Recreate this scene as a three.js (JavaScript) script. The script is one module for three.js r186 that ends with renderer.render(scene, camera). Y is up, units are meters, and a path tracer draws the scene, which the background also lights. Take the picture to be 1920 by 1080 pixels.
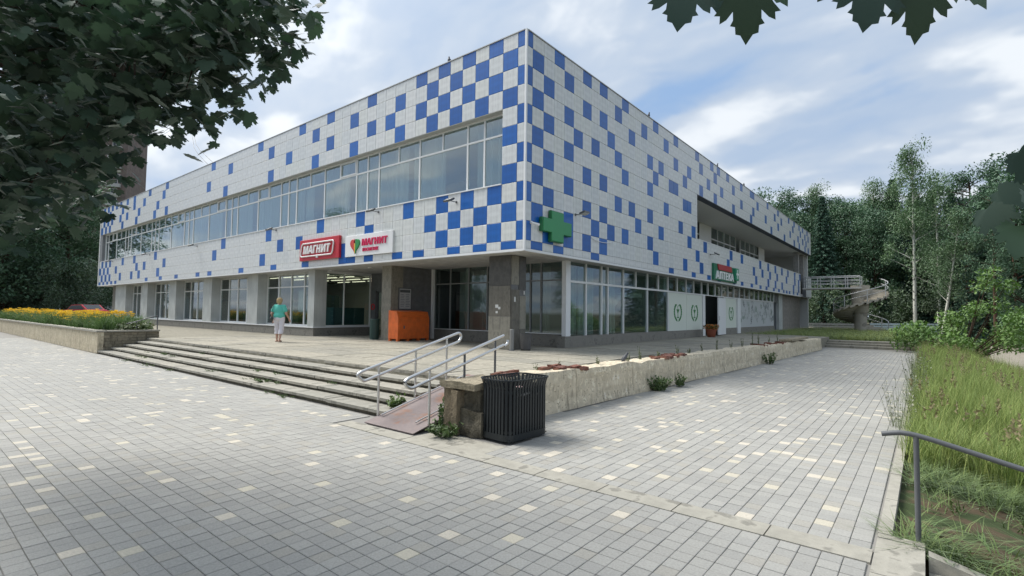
import * as THREE from 'three';
import { mergeGeometries } from 'three/addons/utils/BufferGeometryUtils.js';
import { ImprovedNoise } from 'three/addons/math/ImprovedNoise.js';
import { MarchingCubes } from 'three/addons/objects/MarchingCubes.js';
import { TextGeometry } from 'three/addons/geometries/TextGeometry.js';
import { FontLoader } from 'three/addons/loaders/FontLoader.js';
import { RectAreaLightUniformsLib } from 'three/addons/lights/RectAreaLightUniformsLib.js';

// ------------------------------------------------------------------ camera, sky, sun, exposure
const scene = new THREE.Scene();
const V = (x, y, z) => new THREE.Vector3(x, y, z);
const EYE = V(9.322, 1.75, 12.0646), FWD = V(-0.62899, 0.04793, -0.77594), RGT = V(0.77715, 0.01257, -0.62919), UPV = V(0.0204, 0.99877, 0.04516);
const FOC = 957.92;
const camera = new THREE.PerspectiveCamera(58.82, 16 / 9, 0.05, 1500);
camera.position.copy(EYE); camera.up.copy(UPV); camera.lookAt(EYE.clone().add(FWD));
const renderer = new THREE.WebGLRenderer({ antialias: true });
renderer.toneMapping = THREE.LinearToneMapping;
const EXPOSURE = 1.65;
renderer.toneMappingExposure = EXPOSURE;
renderer.shadowMap.enabled = true;
renderer.setSize(1024, 576);

const SUN_DIR = V(-0.66, 0.85, 0.16).normalize();
const sun = new THREE.DirectionalLight(new THREE.Color(1.0, 0.965, 0.91), 2.8);
sun.position.copy(SUN_DIR).multiplyScalar(120); sun.castShadow = true; sun.shadow.radius = 55;
Object.assign(sun.shadow.camera, { left: -90, right: 90, top: 90, bottom: -90, near: 1, far: 300 });
sun.shadow.mapSize.set(4096, 4096);
scene.add(sun, sun.target);

const perlin = new ImprovedNoise();
const fbm = (x, y, z, o) => { let a = 0, w = 0.5, f = 1; for (let i = 0; i < o; i++) { a += w * perlin.noise(x * f + i * 7.3, y * f + i * 3.1, z); f *= 2.03; w *= 0.5; } return a; };
const clamp = (x, a = 0, b = 1) => Math.min(b, Math.max(a, x));
const sstep = (a, b, x) => { const t = clamp((x - a) / (b - a)); return t * t * (3 - 2 * t); };
const mix = (a, b, t) => a + (b - a) * t;
{
  const w = 2048, h = 1024, data = new Float32Array(w * h * 4), d = V(0, 0, 0);
  for (let j = 0; j < h; j++) {
    const th = (j + 0.5) / h * Math.PI - Math.PI / 2, sy = Math.sin(th), cy = Math.cos(th);
    for (let i = 0; i < w; i++) {
      const ph = ((i + 0.5) / w - 0.5) * 2 * Math.PI; d.set(Math.cos(ph) * cy, sy, Math.sin(ph) * cy);
      let r, g, b;
      if (sy < -0.01) { r = 0.17; g = 0.18; b = 0.16; } else {
        const k = 1 / (Math.max(sy, 0) + 0.16), a = d.x * k, c = d.z * k;
        const warp = 0.5 * fbm(a * 0.9 + 3, c * 0.9, 1.7, 6), wisp = 0.35 * fbm(a * 2.6, c * 3.1, 5.5, 6);
        const n1 = 1.15 * fbm(a * 1.5 + warp + wisp, c * 3.4 + warp * 2.2 + wisp * 1.6 + 5, 0.3, 8);           // long streaks
        const n2 = 1.15 * fbm(a * 2.1 + 11 + warp + wisp, c * 2.7 + 4 + warp, 4.1, 8);             // puffs
        const n3 = fbm(a * 0.35 + 2, c * 0.5 + 8, 7.7, 3);                            // where the layer thins
        const cover = sstep(-0.28, 0.22, n1 * 0.7 + n2 * 0.5 + n3 * 0.35);
        const bright = sstep(0.04, 0.40, n1 * 0.75 + n2 * 0.65 + n3 * 0.3);
        const gap = sstep(0.12, 0.36, -(n3 * 1.1 + n2 * 0.45 + n1 * 0.35));
        const hz = Math.pow(1 - clamp(sy), 5);
        r = mix(0.44, 0.59, cover); g = mix(0.565, 0.68, cover); b = mix(0.755, 0.805, cover);
        r = mix(r, 0.22, gap * 0.6); g = mix(g, 0.42, gap * 0.6); b = mix(b, 0.76, gap * 0.6);
        r += 0.30 * bright; g += 0.265 * bright; b += 0.20 * bright;
        r = mix(r, r * 0.75 + 0.20, hz * 0.8); g = mix(g, g * 0.75 + 0.20, hz * 0.8); b = mix(b, b * 0.75 + 0.20, hz * 0.8);
        const s = Math.max(0, d.dot(SUN_DIR)), glow = 0.22 * Math.pow(s, 3) + 1.9 * Math.pow(s, 12);
        r += glow; g += glow * 0.98; b += glow * 0.94; r /= EXPOSURE; g /= EXPOSURE; b /= EXPOSURE;
      }
      const o = (j * w + i) * 4; data[o] = r; data[o + 1] = g; data[o + 2] = b; data[o + 3] = 1;
    }
  }
  const t = new THREE.DataTexture(data, w, h, THREE.RGBAFormat, THREE.FloatType);
  t.mapping = THREE.EquirectangularReflectionMapping; t.magFilter = THREE.LinearFilter; t.minFilter = THREE.LinearFilter; t.needsUpdate = true;
  scene.background = t; scene.environment = t;
}

// ------------------------------------------------------------------ helpers
function rng(seed) { let s = seed >>> 0; return () => { s = (s + 0x6D2B79F5) | 0; let t = Math.imul(s ^ (s >>> 15), 1 | s); t = (t + Math.imul(t ^ (t >>> 7), 61 | t)) ^ t; return ((t ^ (t >>> 14)) >>> 0) / 4294967296; }; }
const at = (px, py, depth) => EYE.clone().addScaledVector(FWD, depth).addScaledVector(RGT, depth * (px - 960) / FOC).addScaledVector(UPV, depth * (540 - py) / FOC);
function pixelsPerMetre(p) { const d = p.clone().sub(EYE).dot(FWD); return d > 0.3 ? FOC / d : 0; }
const taken = new Map();
function numbered(name) { const n = taken.get(name) || 0; taken.set(name, n + 1); return n ? name + '_' + String(n).padStart(3, '0') : name; }
function tag(o, label, category, group, kind) { if (label) o.userData.label = label; if (category) o.userData.category = category; if (group) o.userData.group = group; if (kind) o.userData.kind = kind; return o; }
function thing(name, label, category, x = 0, y = 0, z = 0, turn = 0, group) {
  const g = new THREE.Group(); g.name = numbered(name); g.position.set(x, y, z); g.rotation.y = turn; scene.add(g); return tag(g, label, category, group);
}
function put(name, geo, mat, parent) { const m = new THREE.Mesh(geo, mat); m.name = parent === scene ? numbered(name) : name; m.castShadow = m.receiveShadow = true; parent.add(m); return m; }
function structure(name, geo, mat, label) { const m = put(name, geo, mat, scene); m.userData.kind = 'structure'; if (label) m.userData.label = label; return m; }
// boxes given by their limits; uv in metres
function metreUV(g, s = 1) {
  const p = g.attributes.position, n = g.attributes.normal, uv = new Float32Array(p.count * 2);
  for (let i = 0; i < p.count; i++) {
    const ax = Math.abs(n.getX(i)), ay = Math.abs(n.getY(i)), az = Math.abs(n.getZ(i)), x = p.getX(i), y = p.getY(i), z = p.getZ(i);
    if (ay >= ax && ay >= az) { uv[2 * i] = x * s; uv[2 * i + 1] = z * s; } else if (ax >= az) { uv[2 * i] = z * s; uv[2 * i + 1] = y * s; } else { uv[2 * i] = x * s; uv[2 * i + 1] = y * s; }
  }
  g.setAttribute('uv', new THREE.BufferAttribute(uv, 2)); return g;
}
const box = (x0, x1, y0, y1, z0, z1) => metreUV(new THREE.BoxGeometry(Math.abs(x1 - x0), Math.abs(y1 - y0), Math.abs(z1 - z0)).translate((x0 + x1) / 2, (y0 + y1) / 2, (z0 + z1) / 2));
const merge = (list) => mergeGeometries(list.map((g) => (g.index ? g.toNonIndexed() : g)).map((g) => { for (const k of Object.keys(g.attributes)) if (!['position', 'normal', 'uv'].includes(k)) g.deleteAttribute(k); return g; }), false);
function rod(a, b, r, r2 = r, seg = 8) {
  const d = b.clone().sub(a), L = d.length(), g = new THREE.CylinderGeometry(r2, r, L, seg);
  g.translate(0, L / 2, 0).applyQuaternion(new THREE.Quaternion().setFromUnitVectors(V(0, 1, 0), d.normalize())).translate(a.x, a.y, a.z); return g;
}
const tube = (pts, r, seg = 24, rad = 8, closed = false, tension = 0.5) => new THREE.TubeGeometry(new THREE.CatmullRomCurve3(pts, closed, 'catmullrom', tension), seg, r, rad, closed);
class Acc {                                                        // triangles with own normals, colours and metre uv
  constructor() { this.p = []; this.n = []; this.c = []; this.u = []; }
  tri(a, b, c, col, uvs) {
    const ux = b[0] - a[0], uy = b[1] - a[1], uz = b[2] - a[2], vx = c[0] - a[0], vy = c[1] - a[1], vz = c[2] - a[2];
    let nx = uy * vz - uz * vy, ny = uz * vx - ux * vz, nz = ux * vy - uy * vx; const l = Math.hypot(nx, ny, nz) || 1; nx /= l; ny /= l; nz /= l;
    for (const q of [a, b, c]) {
      this.p.push(q[0], q[1], q[2]); this.n.push(nx, ny, nz); if (col) this.c.push(col[0], col[1], col[2]);
      if (uvs) { const w = q === a ? uvs[0] : q === b ? uvs[1] : uvs[2]; this.u.push(w[0], w[1]); } else if (Math.abs(ny) > 0.6) this.u.push(q[0], q[2]); else if (Math.abs(nx) > Math.abs(nz)) this.u.push(q[2], q[1]); else this.u.push(q[0], q[1]);
    }
  }
  quad(a, b, c, d, col) { this.tri(a, b, c, col); this.tri(a, c, d, col); }
  get geo() {
    const g = new THREE.BufferGeometry(); g.setAttribute('position', new THREE.Float32BufferAttribute(this.p, 3)); g.setAttribute('normal', new THREE.Float32BufferAttribute(this.n, 3));
    if (this.c.length) g.setAttribute('color', new THREE.Float32BufferAttribute(this.c, 3)); g.setAttribute('uv', new THREE.Float32BufferAttribute(this.u, 2)); return g;
  }
}
function noiseTex(size, fn, srgb = true) {                          // tiling by mirrored wrap
  const d = new Uint8Array(size * size * 4);
  for (let j = 0; j < size; j++) for (let i = 0; i < size; i++) { const c = fn(i / size, j / size), o = (j * size + i) * 4; d[o] = clamp(c[0]) * 255; d[o + 1] = clamp(c[1]) * 255; d[o + 2] = clamp(c[2]) * 255; d[o + 3] = 255; }
  const t = new THREE.DataTexture(d, size, size); t.wrapS = t.wrapT = THREE.MirroredRepeatWrapping; t.magFilter = THREE.LinearFilter; t.minFilter = THREE.LinearMipmapLinearFilter; t.generateMipmaps = true;
  if (srgb) t.colorSpace = THREE.SRGBColorSpace; t.needsUpdate = true; return t;
}
const rep = (t, sx, sy = sx) => { const c = t.clone(); c.repeat.set(sx, sy); c.needsUpdate = true; return c; };
const rgb = (r, g, b) => new THREE.Color().setRGB(r, g, b);
const std = (c, roughness = 0.8, extra = {}) => new THREE.MeshStandardMaterial({ color: Array.isArray(c) ? rgb(...c) : c, roughness, ...extra });
const phys = (c, roughness, extra = {}) => new THREE.MeshPhysicalMaterial({ color: Array.isArray(c) ? rgb(...c) : c, roughness, ...extra });

// textures: grain and patches only
const R0 = rng(11);
const texConcrete = noiseTex(512, (u, v) => { const a = 0.5 + 0.5 * fbm(u * 6, v * 6, 2.2, 5), s = R0(), k = 0.80 + 0.16 * (a - 0.5) * 2 + 0.09 * (s - 0.5), w = 0.02 * fbm(u * 3, v * 3, 9, 3); return [k + w, k, k - w * 1.6]; });
const texPaver = noiseTex(512, (u, v) => { const s = R0(), a = fbm(u * 40, v * 40, 5, 2), k = 0.86 + 0.13 * (s - 0.5) + 0.10 * a; return [k, k, k]; });
const texStain = noiseTex(1024, (u, v) => {                         // weathered plaster: streaks, blotches, dark speckle
  const a = fbm(u * 5, v * 5, 1, 6), st = fbm(u * 26, v * 3.2, 8, 4), sp = fbm(u * 60, v * 60, 3, 3), s = R0();
  let k = 0.74 + 0.26 * a + 0.2 * st + 0.14 * sp + 0.07 * (s - 0.5); const m = sstep(0.1, 0.34, a + st * 0.8); k -= 0.17 * m;
  return [k, k * 0.972, k * 0.90];
});
const texWall = noiseTex(1024, (u, v) => {                          // old plaster: pale patches, grey runs, dark pits
  const a = fbm(u * 7, v * 7, 12, 6), run = fbm(u * 30, v * 5, 3, 4), pit = fbm(u * 55, v * 55, 9, 3), b = fbm(u * 18, v * 14, 5, 5); let k = 0.92 + 0.20 * a + 0.12 * b; k -= 0.24 * sstep(0.02, 0.34, run * 0.5 + a * 0.7); k -= 0.28 * sstep(0.2, 0.36, pit + b * 0.4); k += 0.12 * sstep(0.1, 0.3, b - a * 0.3) + 0.05 * (R0() - 0.5);
  return [k, k * 0.975, k * 0.915];
});
const texSlab = noiseTex(1024, (u, v) => { const a = fbm(u * 7, v * 7, 4, 6), b = fbm(u * 22, v * 22, 6, 4), s = R0(), m = sstep(0.12, 0.3, a * 0.8 + b * 0.5); const k = 0.84 + 0.16 * a + 0.08 * b + 0.08 * (s - 0.5) - 0.2 * m; return [k, k * 0.985, k * 0.94]; });
const texBump = noiseTex(512, (u, v) => { const k = 0.5 + 0.5 * fbm(u * 14, v * 14, 3, 5) + 0.1 * (R0() - 0.5); return [k, k, k]; }, false);
const texGround = noiseTex(1024, (u, v) => { const a = fbm(u * 9, v * 9, 7, 6), b = fbm(u * 40, v * 40, 2, 3), m = sstep(-0.1, 0.18, a + 0.4 * b), s = 0.9 + 0.3 * (R0() - 0.5); return [mix(0.50, 0.34, m) * s, mix(0.42, 0.42, m) * s, mix(0.30, 0.20, m) * s]; });
const texRust = noiseTex(512, (u, v) => { const a = fbm(u * 3, v * 3, 2, 5), b = fbm(u * 25, v * 25, 3, 4), m = sstep(-0.02, 0.34, a + 0.15 * b); return [mix(0.52, 0.55, m) + 0.06 * b, mix(0.47, 0.38, m) + 0.05 * b, mix(0.46, 0.29, m) + 0.04 * b]; });
const texBirch = noiseTex(256, (u, v) => { const a = fbm(u * 4, v * 40, 1, 3), m = sstep(0.16, 0.26, a + 0.12 * fbm(u * 20, v * 20, 4, 2)); const k = mix(0.86, 0.14, m); return [k, k, k * 0.97]; });
const texBark = noiseTex(256, (u, v) => { const k = 0.7 + 0.5 * fbm(u * 24, v * 4, 1, 4); return [k, k * 0.9, k * 0.8]; });
const texPanel = noiseTex(512, (u, v) => { const a = fbm(u * 4, v * 4, 3, 4), b = fbm(u * 30, v * 2.5, 6, 3), k = 0.92 + 0.13 * a + 0.11 * b + 0.02 * (R0() - 0.5); return [k, k, k * 0.99]; });

const M = {
  backing: std([0.20, 0.21, 0.22], 0.9), trimWhite: std([0.74, 0.75, 0.75], 0.45), soffit: std([0.76, 0.75, 0.73], 0.9, { map: rep(texConcrete, 0.6) }),
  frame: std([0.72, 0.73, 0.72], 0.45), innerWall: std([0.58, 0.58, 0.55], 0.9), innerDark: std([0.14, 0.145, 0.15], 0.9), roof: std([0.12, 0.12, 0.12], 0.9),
  greyWall: std([0.23, 0.235, 0.24], 0.6, { map: rep(texConcrete, 0.8) }), plinth: std([0.31, 0.305, 0.295], 0.8, { map: rep(texSlab, 0.5), bumpMap: rep(texBump, 1), bumpScale: 0.006 }), pilaster: std([0.56, 0.58, 0.57], 0.6, { map: rep(texPanel, 0.3) }),
  stoneCol: std([0.28, 0.275, 0.265], 0.55, { map: rep(texStain, 0.45), bumpMap: rep(texBump, 1), bumpScale: 0.004 }), beige: std([0.40, 0.37, 0.33], 0.9, { map: rep(texConcrete, 0.5) }),
  concrete: std([0.50, 0.49, 0.46], 0.92, { map: rep(texSlab, 0.4), bumpMap: rep(texBump, 1.2), bumpScale: 0.006 }),
  steel: std([0.62, 0.62, 0.61], 0.28, { metalness: 0.9 }), darkMetal: std([0.022, 0.027, 0.03], 0.42, { metalness: 0.2 }), greyPaint: std([0.10, 0.105, 0.11], 0.45), rust: std([0.85, 0.85, 0.85], 0.72, { map: rep(texRust, 0.7) }),
  glassUp: phys([0.82, 0.90, 0.90], 0.02, { transmission: 1, thickness: 0, ior: 2.33, specularIntensity: 1, clearcoat: 1, clearcoatRoughness: 0.02 }), glass: phys([0.72, 0.80, 0.79], 0.03, { transmission: 1, thickness: 0, ior: 1.75 }),
  curtain: phys([0.62, 0.64, 0.60], 0.95, { transmission: 0.35, thickness: 0, side: THREE.DoubleSide }), bark: std([0.10, 0.075, 0.055], 0.95, { map: rep(texBark, 1) }), pineBark: std([0.16, 0.11, 0.085], 0.95, { map: rep(texBark, 1) }), birchBark: std([0.78, 0.77, 0.73], 0.8, { map: rep(texBirch, 1, 0.5) }),
  soil: std([0.06, 0.045, 0.03], 1), lampGlass: std([0.5, 0.5, 0.48], 0.3), black: std([0.015, 0.015, 0.017], 0.5),
};
const leafMat = (name) => { const m = phys([1, 1, 1], 0.75, { vertexColors: true, transmission: 0.34, thickness: 0, side: THREE.DoubleSide }); m.name = name; return m; };
M.leaf = leafMat('leaf'); M.needle = phys([1, 1, 1], 0.9, { vertexColors: true, transmission: 0.25, thickness: 0, side: THREE.DoubleSide }); M.grass = phys([1, 1, 1], 0.8, { vertexColors: true, transmission: 0.25, thickness: 0, side: THREE.DoubleSide });

// ------------------------------------------------------------------ ground
const HP = 0.55;                                                   // plaza above the pavement
function landHeight(x, z) {
  if (z > 6.98 && x > 9.25) return -1.21;
  const s = sstep(9.1, 13.2, x); let h = mix(-0.06, -1.14, s) + 0.03 * fbm(x * 0.6, z * 0.6, 3, 3) * sstep(9.1, 9.8, x);
  h += 0.38 * sstep(-21.5, -24.5, z) * (1 - s) * (x > -20 ? 1 : 0);
  const far = sstep(60, 200, Math.hypot(x, z + 10)); return mix(h, -0.06, far);
}
{
  const xs = [], zs = [];
  for (let x = -420; x < -60; x += 45) xs.push(x); for (let x = -60; x < 8; x += 4) xs.push(x); for (let x = 8; x < 16; x += 0.2) xs.push(x); for (let x = 16; x < 60; x += 4) xs.push(x); for (let x = 60; x <= 420; x += 45) xs.push(x);
  for (let z = -420; z < -70; z += 40) zs.push(z); for (let z = -70; z < -26; z += 2) zs.push(z); for (let z = -26; z < 12; z += 0.3) zs.push(z); for (let z = 12; z < 60; z += 6) zs.push(z); for (let z = 60; z <= 420; z += 45) zs.push(z);
  const pos = [], uv = [], idx = [];
  zs.forEach((z) => xs.forEach((x) => { pos.push(x, landHeight(x, z), z); uv.push(x * 0.25, z * 0.25); }));
  const nx = xs.length; for (let j = 0; j < zs.length - 1; j++) for (let i = 0; i < nx - 1; i++) { const a = j * nx + i; idx.push(a, a + nx, a + 1, a + 1, a + nx, a + nx + 1); }
  const g = new THREE.BufferGeometry(); g.setAttribute('position', new THREE.Float32BufferAttribute(pos, 3)); g.setAttribute('uv', new THREE.Float32BufferAttribute(uv, 2)); g.setIndex(idx); g.computeVertexNormals();
  structure('ground', g, std([0.42, 0.42, 0.42], 1, { map: texGround }), 'bare earth and turf round the building');
}
{ // dirt road at the wood's edge
  const pts = [[11.6, -14], [11.9, -21], [12.2, -28], [12.9, -40], [13.6, -52], [14.5, -66]], a = new Acc();
  for (let i = 0; i < pts.length - 1; i++) { const [x0, z0] = pts[i], [x1, z1] = pts[i + 1]; a.quad([x0, landHeight(x0, z0) + 0.03, z0], [x0 + 5.5, -1.08, z0], [x1 + 5.5, -1.08, z1], [x1, landHeight(x1, z1) + 0.03, z1]); }
  structure('path', a.geo, std([0.40, 0.37, 0.33], 1, { map: rep(texSlab, 0.2) }), 'pale dirt road at the edge of the wood');
}
// pavement of small square setts
const PITCH = 0.14, wallX = (z) => 4.2 + 0.033 * (5 - z);      // outer face of the old retaining wall
{
  const pave = new THREE.Group(); pave.name = 'pavement'; scene.add(pave); tag(pave, 'grey sett pavement with scattered cream setts', null, null, 'structure');
  put('bedding', merge([box(-60, 9.02, -0.05, -0.012, 6.5, 22), box(3.6, 9.02, -0.05, -0.0125, -22.5, 6.5)]), std([0.25, 0.24, 0.22], 1), pave);
  const cream = new Set(), key = (i, j) => i + ',' + j;
  const onGround = (px, py) => { const d = FWD.clone().addScaledVector(RGT, (px - 960) / FOC).addScaledVector(UPV, (540 - py) / FOC); return EYE.clone().addScaledVector(d, -EYE.y / d.y); };
  for (const [x, y] of [[148, 1031], [262, 1031], [85, 953], [190, 960], [408, 973], [297, 902], [454, 918], [621, 980], [834, 1004], [749, 1042], [961, 1013], [989, 952], [919, 930], [749, 935], [784, 887], [682, 853], [930, 886], [858, 865], [606, 909], [580, 870], [1035, 913], [1173, 966], [1042, 848], [1042, 832], [1042, 877], [1140, 893], [1125, 843], [1187, 871], [1245, 892], [1220, 838], [1113, 807], [1213, 807], [1237, 799], [1273, 827], [1032, 817], [727, 829], [1407, 967], [1455, 911], [1563, 981], [1573, 953], [1388, 858], [1330, 884], [1505, 857], [1470, 830], [1578, 866], [1350, 827], [20, 858], [100, 873], [50, 826]]) { const p = onGround(x, y); cream.add(key(Math.floor(p.x / PITCH), Math.floor(p.z / PITCH))); }
  const R = rng(5), list = [];
  const add = (x0, x1, z0, z1, dens) => { for (let i = Math.ceil(x0 / PITCH); (i + 1) * PITCH <= x1; i++) for (let j = Math.ceil(z0 / PITCH); (j + 1) * PITCH <= z1; j++) { const x = (i + 0.5) * PITCH, z = (j + 0.5) * PITCH; if (z < 6.6 && x - 0.05 < wallX(z)) continue; const near = Math.hypot(x - EYE.x, z - EYE.z) < 6.2; const r = R(); list.push({ x, z, c: cream.has(key(i, j)) || (!near && r < dens), t: R(), q: R() }); } };
  add(-30, 8.98, 7.555, 15.5, 0.03); add(-30, 2.2, 6.855, 7.565, 0.03); add(5.035, 8.97, 6.295, 7.285, 0.035); add(4.055, 8.97, -20.4, 6.305, 0.04);
  for (const s of list) s.px = pixelsPerMetre(V(s.x, 0, s.z)) * PITCH * (Math.abs((s.x - EYE.x) * RGT.x + (s.z - EYE.z) * RGT.z) < 1.02 * ((s.x - EYE.x) * FWD.x + (s.z - EYE.z) * FWD.z) ? 1 : 0.001);
  list.sort((a, b) => b.px - a.px);
  const W = PITCH - 0.005, acc = new Acc();
  const sett = (x, y, z, b, col, into) => {
    const h = W / 2, t = h - b, y1 = y - b * 0.7, lo = y - 0.03, P = (sx, sz, k, yy) => [x + sx * k, yy, z + sz * k];
    const c = [[-1, -1], [-1, 1], [1, 1], [1, -1]]; into.quad(...c.map(([a, d]) => P(a, d, t, y)), col);
    for (let k = 0; k < 4; k++) { const A = c[k], B = c[(k + 1) % 4]; into.quad(P(...A, h, y1), P(...B, h, y1), P(...B, t, y), P(...A, t, y), col); into.quad(P(...A, h, lo), P(...B, h, lo), P(...B, h, y1), P(...A, h, y1), col); }
  };
  const greys = [[0.435, 0.425, 0.39], [0.455, 0.445, 0.408], [0.415, 0.407, 0.376], [0.445, 0.426, 0.377]], creams = [[0.66, 0.61, 0.49], [0.70, 0.64, 0.53]];
  const mats = greys.map((c) => std(c, 0.9, { map: rep(texPaver, 1.4), bumpMap: rep(texBump, 3), bumpScale: 0.0015 })), cmats = creams.map((c) => std(c, 0.9, { map: rep(texPaver, 1.4), bumpMap: rep(texBump, 3), bumpScale: 0.0015 }));
  const one = new Acc(); sett(0, 0, 0, 0.004, null, one); const proto = one.geo;
  list.forEach((s, n) => {
    const y = (s.q - 0.5) * 0.004, tt = clamp(s.t + 0.5 * fbm(s.x * 0.5, s.z * 0.5, 6, 4)), v = tt < 0.3 ? 2 : tt < 0.62 ? 0 : tt < 0.74 ? 3 : 1;
    if (n < 300) { const m = put('sett', proto, s.c ? cmats[s.q > 0.5 ? 1 : 0] : mats[v], pave); m.position.set(s.x, y, s.z); m.rotation.set((s.q - 0.5) * 0.012, Math.floor(s.t * 4) * Math.PI / 2, (s.t - 0.5) * 0.012); }
    else { const base = s.c ? creams[s.q > 0.5 ? 1 : 0] : greys[v], k = 0.97 + 0.06 * s.q + 0.16 * fbm(s.x * 0.5, s.z * 0.5, 6, 4); sett(s.x, y, s.z, 0.004, base.map((c) => c * k), acc); }
  });
  const far = put('setts', acc.geo, std([1, 1, 1], 0.9, { vertexColors: true, map: rep(texPaver, 1.4), bumpMap: rep(texBump, 3), bumpScale: 0.0015 }), pave); far.userData.kind = 'stuff';
  // plain concrete strip between the two fields, apron under the ramp, edging of the pavement
  const kmat = M.concrete;
  for (let x = 2.2, i = 0; x < 8.9; x += 0.76, i++) put('strip_slab', box(x + 0.004, Math.min(x + 0.752, 8.975), -0.03, 0.001 + 0.004 * R(), 7.29, 7.55), kmat, pave);
  for (let i = 0; i < 2; i++) put('apron_slab', box(3.72 + i * 0.67, 4.38 + i * 0.66, -0.03, 0.0005, 6.86, 7.29), kmat, pave);
  for (let z = 6.9, i = 0; z > -20; z -= 1, i++) put('kerb_stone', box(8.982, 9.075, -0.2, 0.012 + 0.006 * R(), z - 0.99, z), kmat, pave);
  for (let i = 0; i < 3; i++) put('kerb_stone', box(8.985, 9.28, -0.2, 0.004 + i * 0.002, 7.0 + i * 0.72, 7.705 + i * 0.72), kmat, pave);
  put('kerb_stone', box(8.985, 9.28, -0.2, 0.008, 6.905, 6.99), kmat, pave);
}

// ------------------------------------------------------------------ raised plaza, steps, planter, retaining wall
{
  const plaza = new THREE.Group(); plaza.name = 'plaza'; scene.add(plaza); tag(plaza, 'raised plaza of worn concrete slabs in front of the shops', null, null, 'structure');
  const s = new THREE.Shape(); [[-70, 4.9], [-15.1, 4.9], [-15.1, 5.26], [3.5, 5.26], [3.75, 5.0], [4.75, -22], [4.75, -24], [-0.5, -26], [-0.5, -60], [-70, -60]].forEach(([x, z], i) => (i ? s.lineTo(x, -z) : s.moveTo(x, -z)));
  const g = new THREE.ExtrudeGeometry(s, { depth: HP - 0.0, bevelEnabled: false }); g.rotateX(-Math.PI / 2); g.translate(0, -0.025, 0);
  put('base', metreUV(g), std([0.36, 0.345, 0.30], 0.95, { map: rep(texSlab, 0.3) }), plaza);
  const R = rng(21), mats = [[0.47, 0.45, 0.40], [0.43, 0.415, 0.37], [0.50, 0.475, 0.42], [0.40, 0.39, 0.355]].map((c) => std(c, 0.93, { map: rep(texSlab, 0.35), bumpMap: rep(texBump, 1.5), bumpScale: 0.004 }));
  for (let i = -17; i < 5; i++) for (let j = -20; j < 6; j++) {
    const x0 = i * 0.98 + 0.03, z0 = j * 0.98 - 0.62; if (x0 + 0.97 > wallX(z0) - 0.52 || z0 + 0.97 > 5.26 || x0 < -15.0) continue;
    if (z0 < -3.4 && x0 < -0.6 || x0 + 0.97 < -12.6 && z0 < -0.3) continue; if (z0 < -0.2 && x0 < -12.4 && z0 + 0.97 > -0.6 && false) continue;
    const y = HP + (R() - 0.5) * 0.008, m = put('slab', box(-0.478, 0.478, -0.03, 0, -0.478, 0.478), mats[Math.floor(R() * 4)], plaza); m.position.set(x0 + 0.49, y, z0 + 0.49); m.rotation.set((R() - 0.5) * 0.012, (R() - 0.5) * 0.006, (R() - 0.5) * 0.012);
  }
}
const stairZ = (i) => 6.82 - 0.385 * i;                             // front of riser i = 0..4
{
  const st = thing('steps', 'five worn concrete steps with weeds up to the plaza', 'steps', -6.2, 0, 6.05);
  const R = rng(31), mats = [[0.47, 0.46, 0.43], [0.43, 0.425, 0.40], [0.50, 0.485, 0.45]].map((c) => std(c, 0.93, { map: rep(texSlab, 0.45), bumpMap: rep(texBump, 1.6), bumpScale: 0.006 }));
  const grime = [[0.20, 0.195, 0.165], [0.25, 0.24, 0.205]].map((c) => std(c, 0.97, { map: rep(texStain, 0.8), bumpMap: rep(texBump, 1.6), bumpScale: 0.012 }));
  put('footing', box(-8.85, 8.75, -0.04, 0.03, -0.75, 0.70), M.concrete, st);
  for (let i = 0; i < 5; i++) {
    let x = -15.08; while (x < 2.38) {
      const L = Math.min(1.25 + R() * 0.5, 2.42 - x), top = 0.11 * (i + 1) + (R() - 0.5) * 0.012 - (i === 4 ? 0.004 : 0), z = stairZ(i) + (R() - 0.5) * 0.02;
      const D = i === 4 ? 0.34 : 0.43, g = new THREE.BoxGeometry(L - 0.014, 0.055, D, 8, 1, 3), p = g.attributes.position;   // edges nibbled
      for (let k = 0; k < p.count; k++) { if (p.getZ(k) > 0.1) { const e = 0.03 * fbm(p.getX(k) * 4 + x * 3, i * 4.1, 2, 4); p.setZ(k, p.getZ(k) - 0.012 + e); if (p.getY(k) > 0) p.setY(k, p.getY(k) - 0.004 + e * 0.4); } }
      g.computeVertexNormals(); const tilt = (R() - 0.5) * 0.012, m = put('step_slab', metreUV(g), mats[Math.floor(R() * 3)], st); m.position.set(x + L / 2 + 6.2, top - 0.0275, z - D / 2 - 6.05); m.rotation.set(tilt, 0, (R() - 0.5) * 0.006);
      const rs = put('riser', box(-L / 2 + 0.01, L / 2 - 0.01, -0.075, -0.056, -0.3, -0.045 - 0.02 * R()), grime[Math.floor(R() * 2)], st); rs.position.set(x + L / 2 + 6.2, top, z - 6.05); rs.scale.y = 3.2; rs.position.y = top + 0.056 * 2.2 - 0.002; x += L;
    }
  }
}
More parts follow.
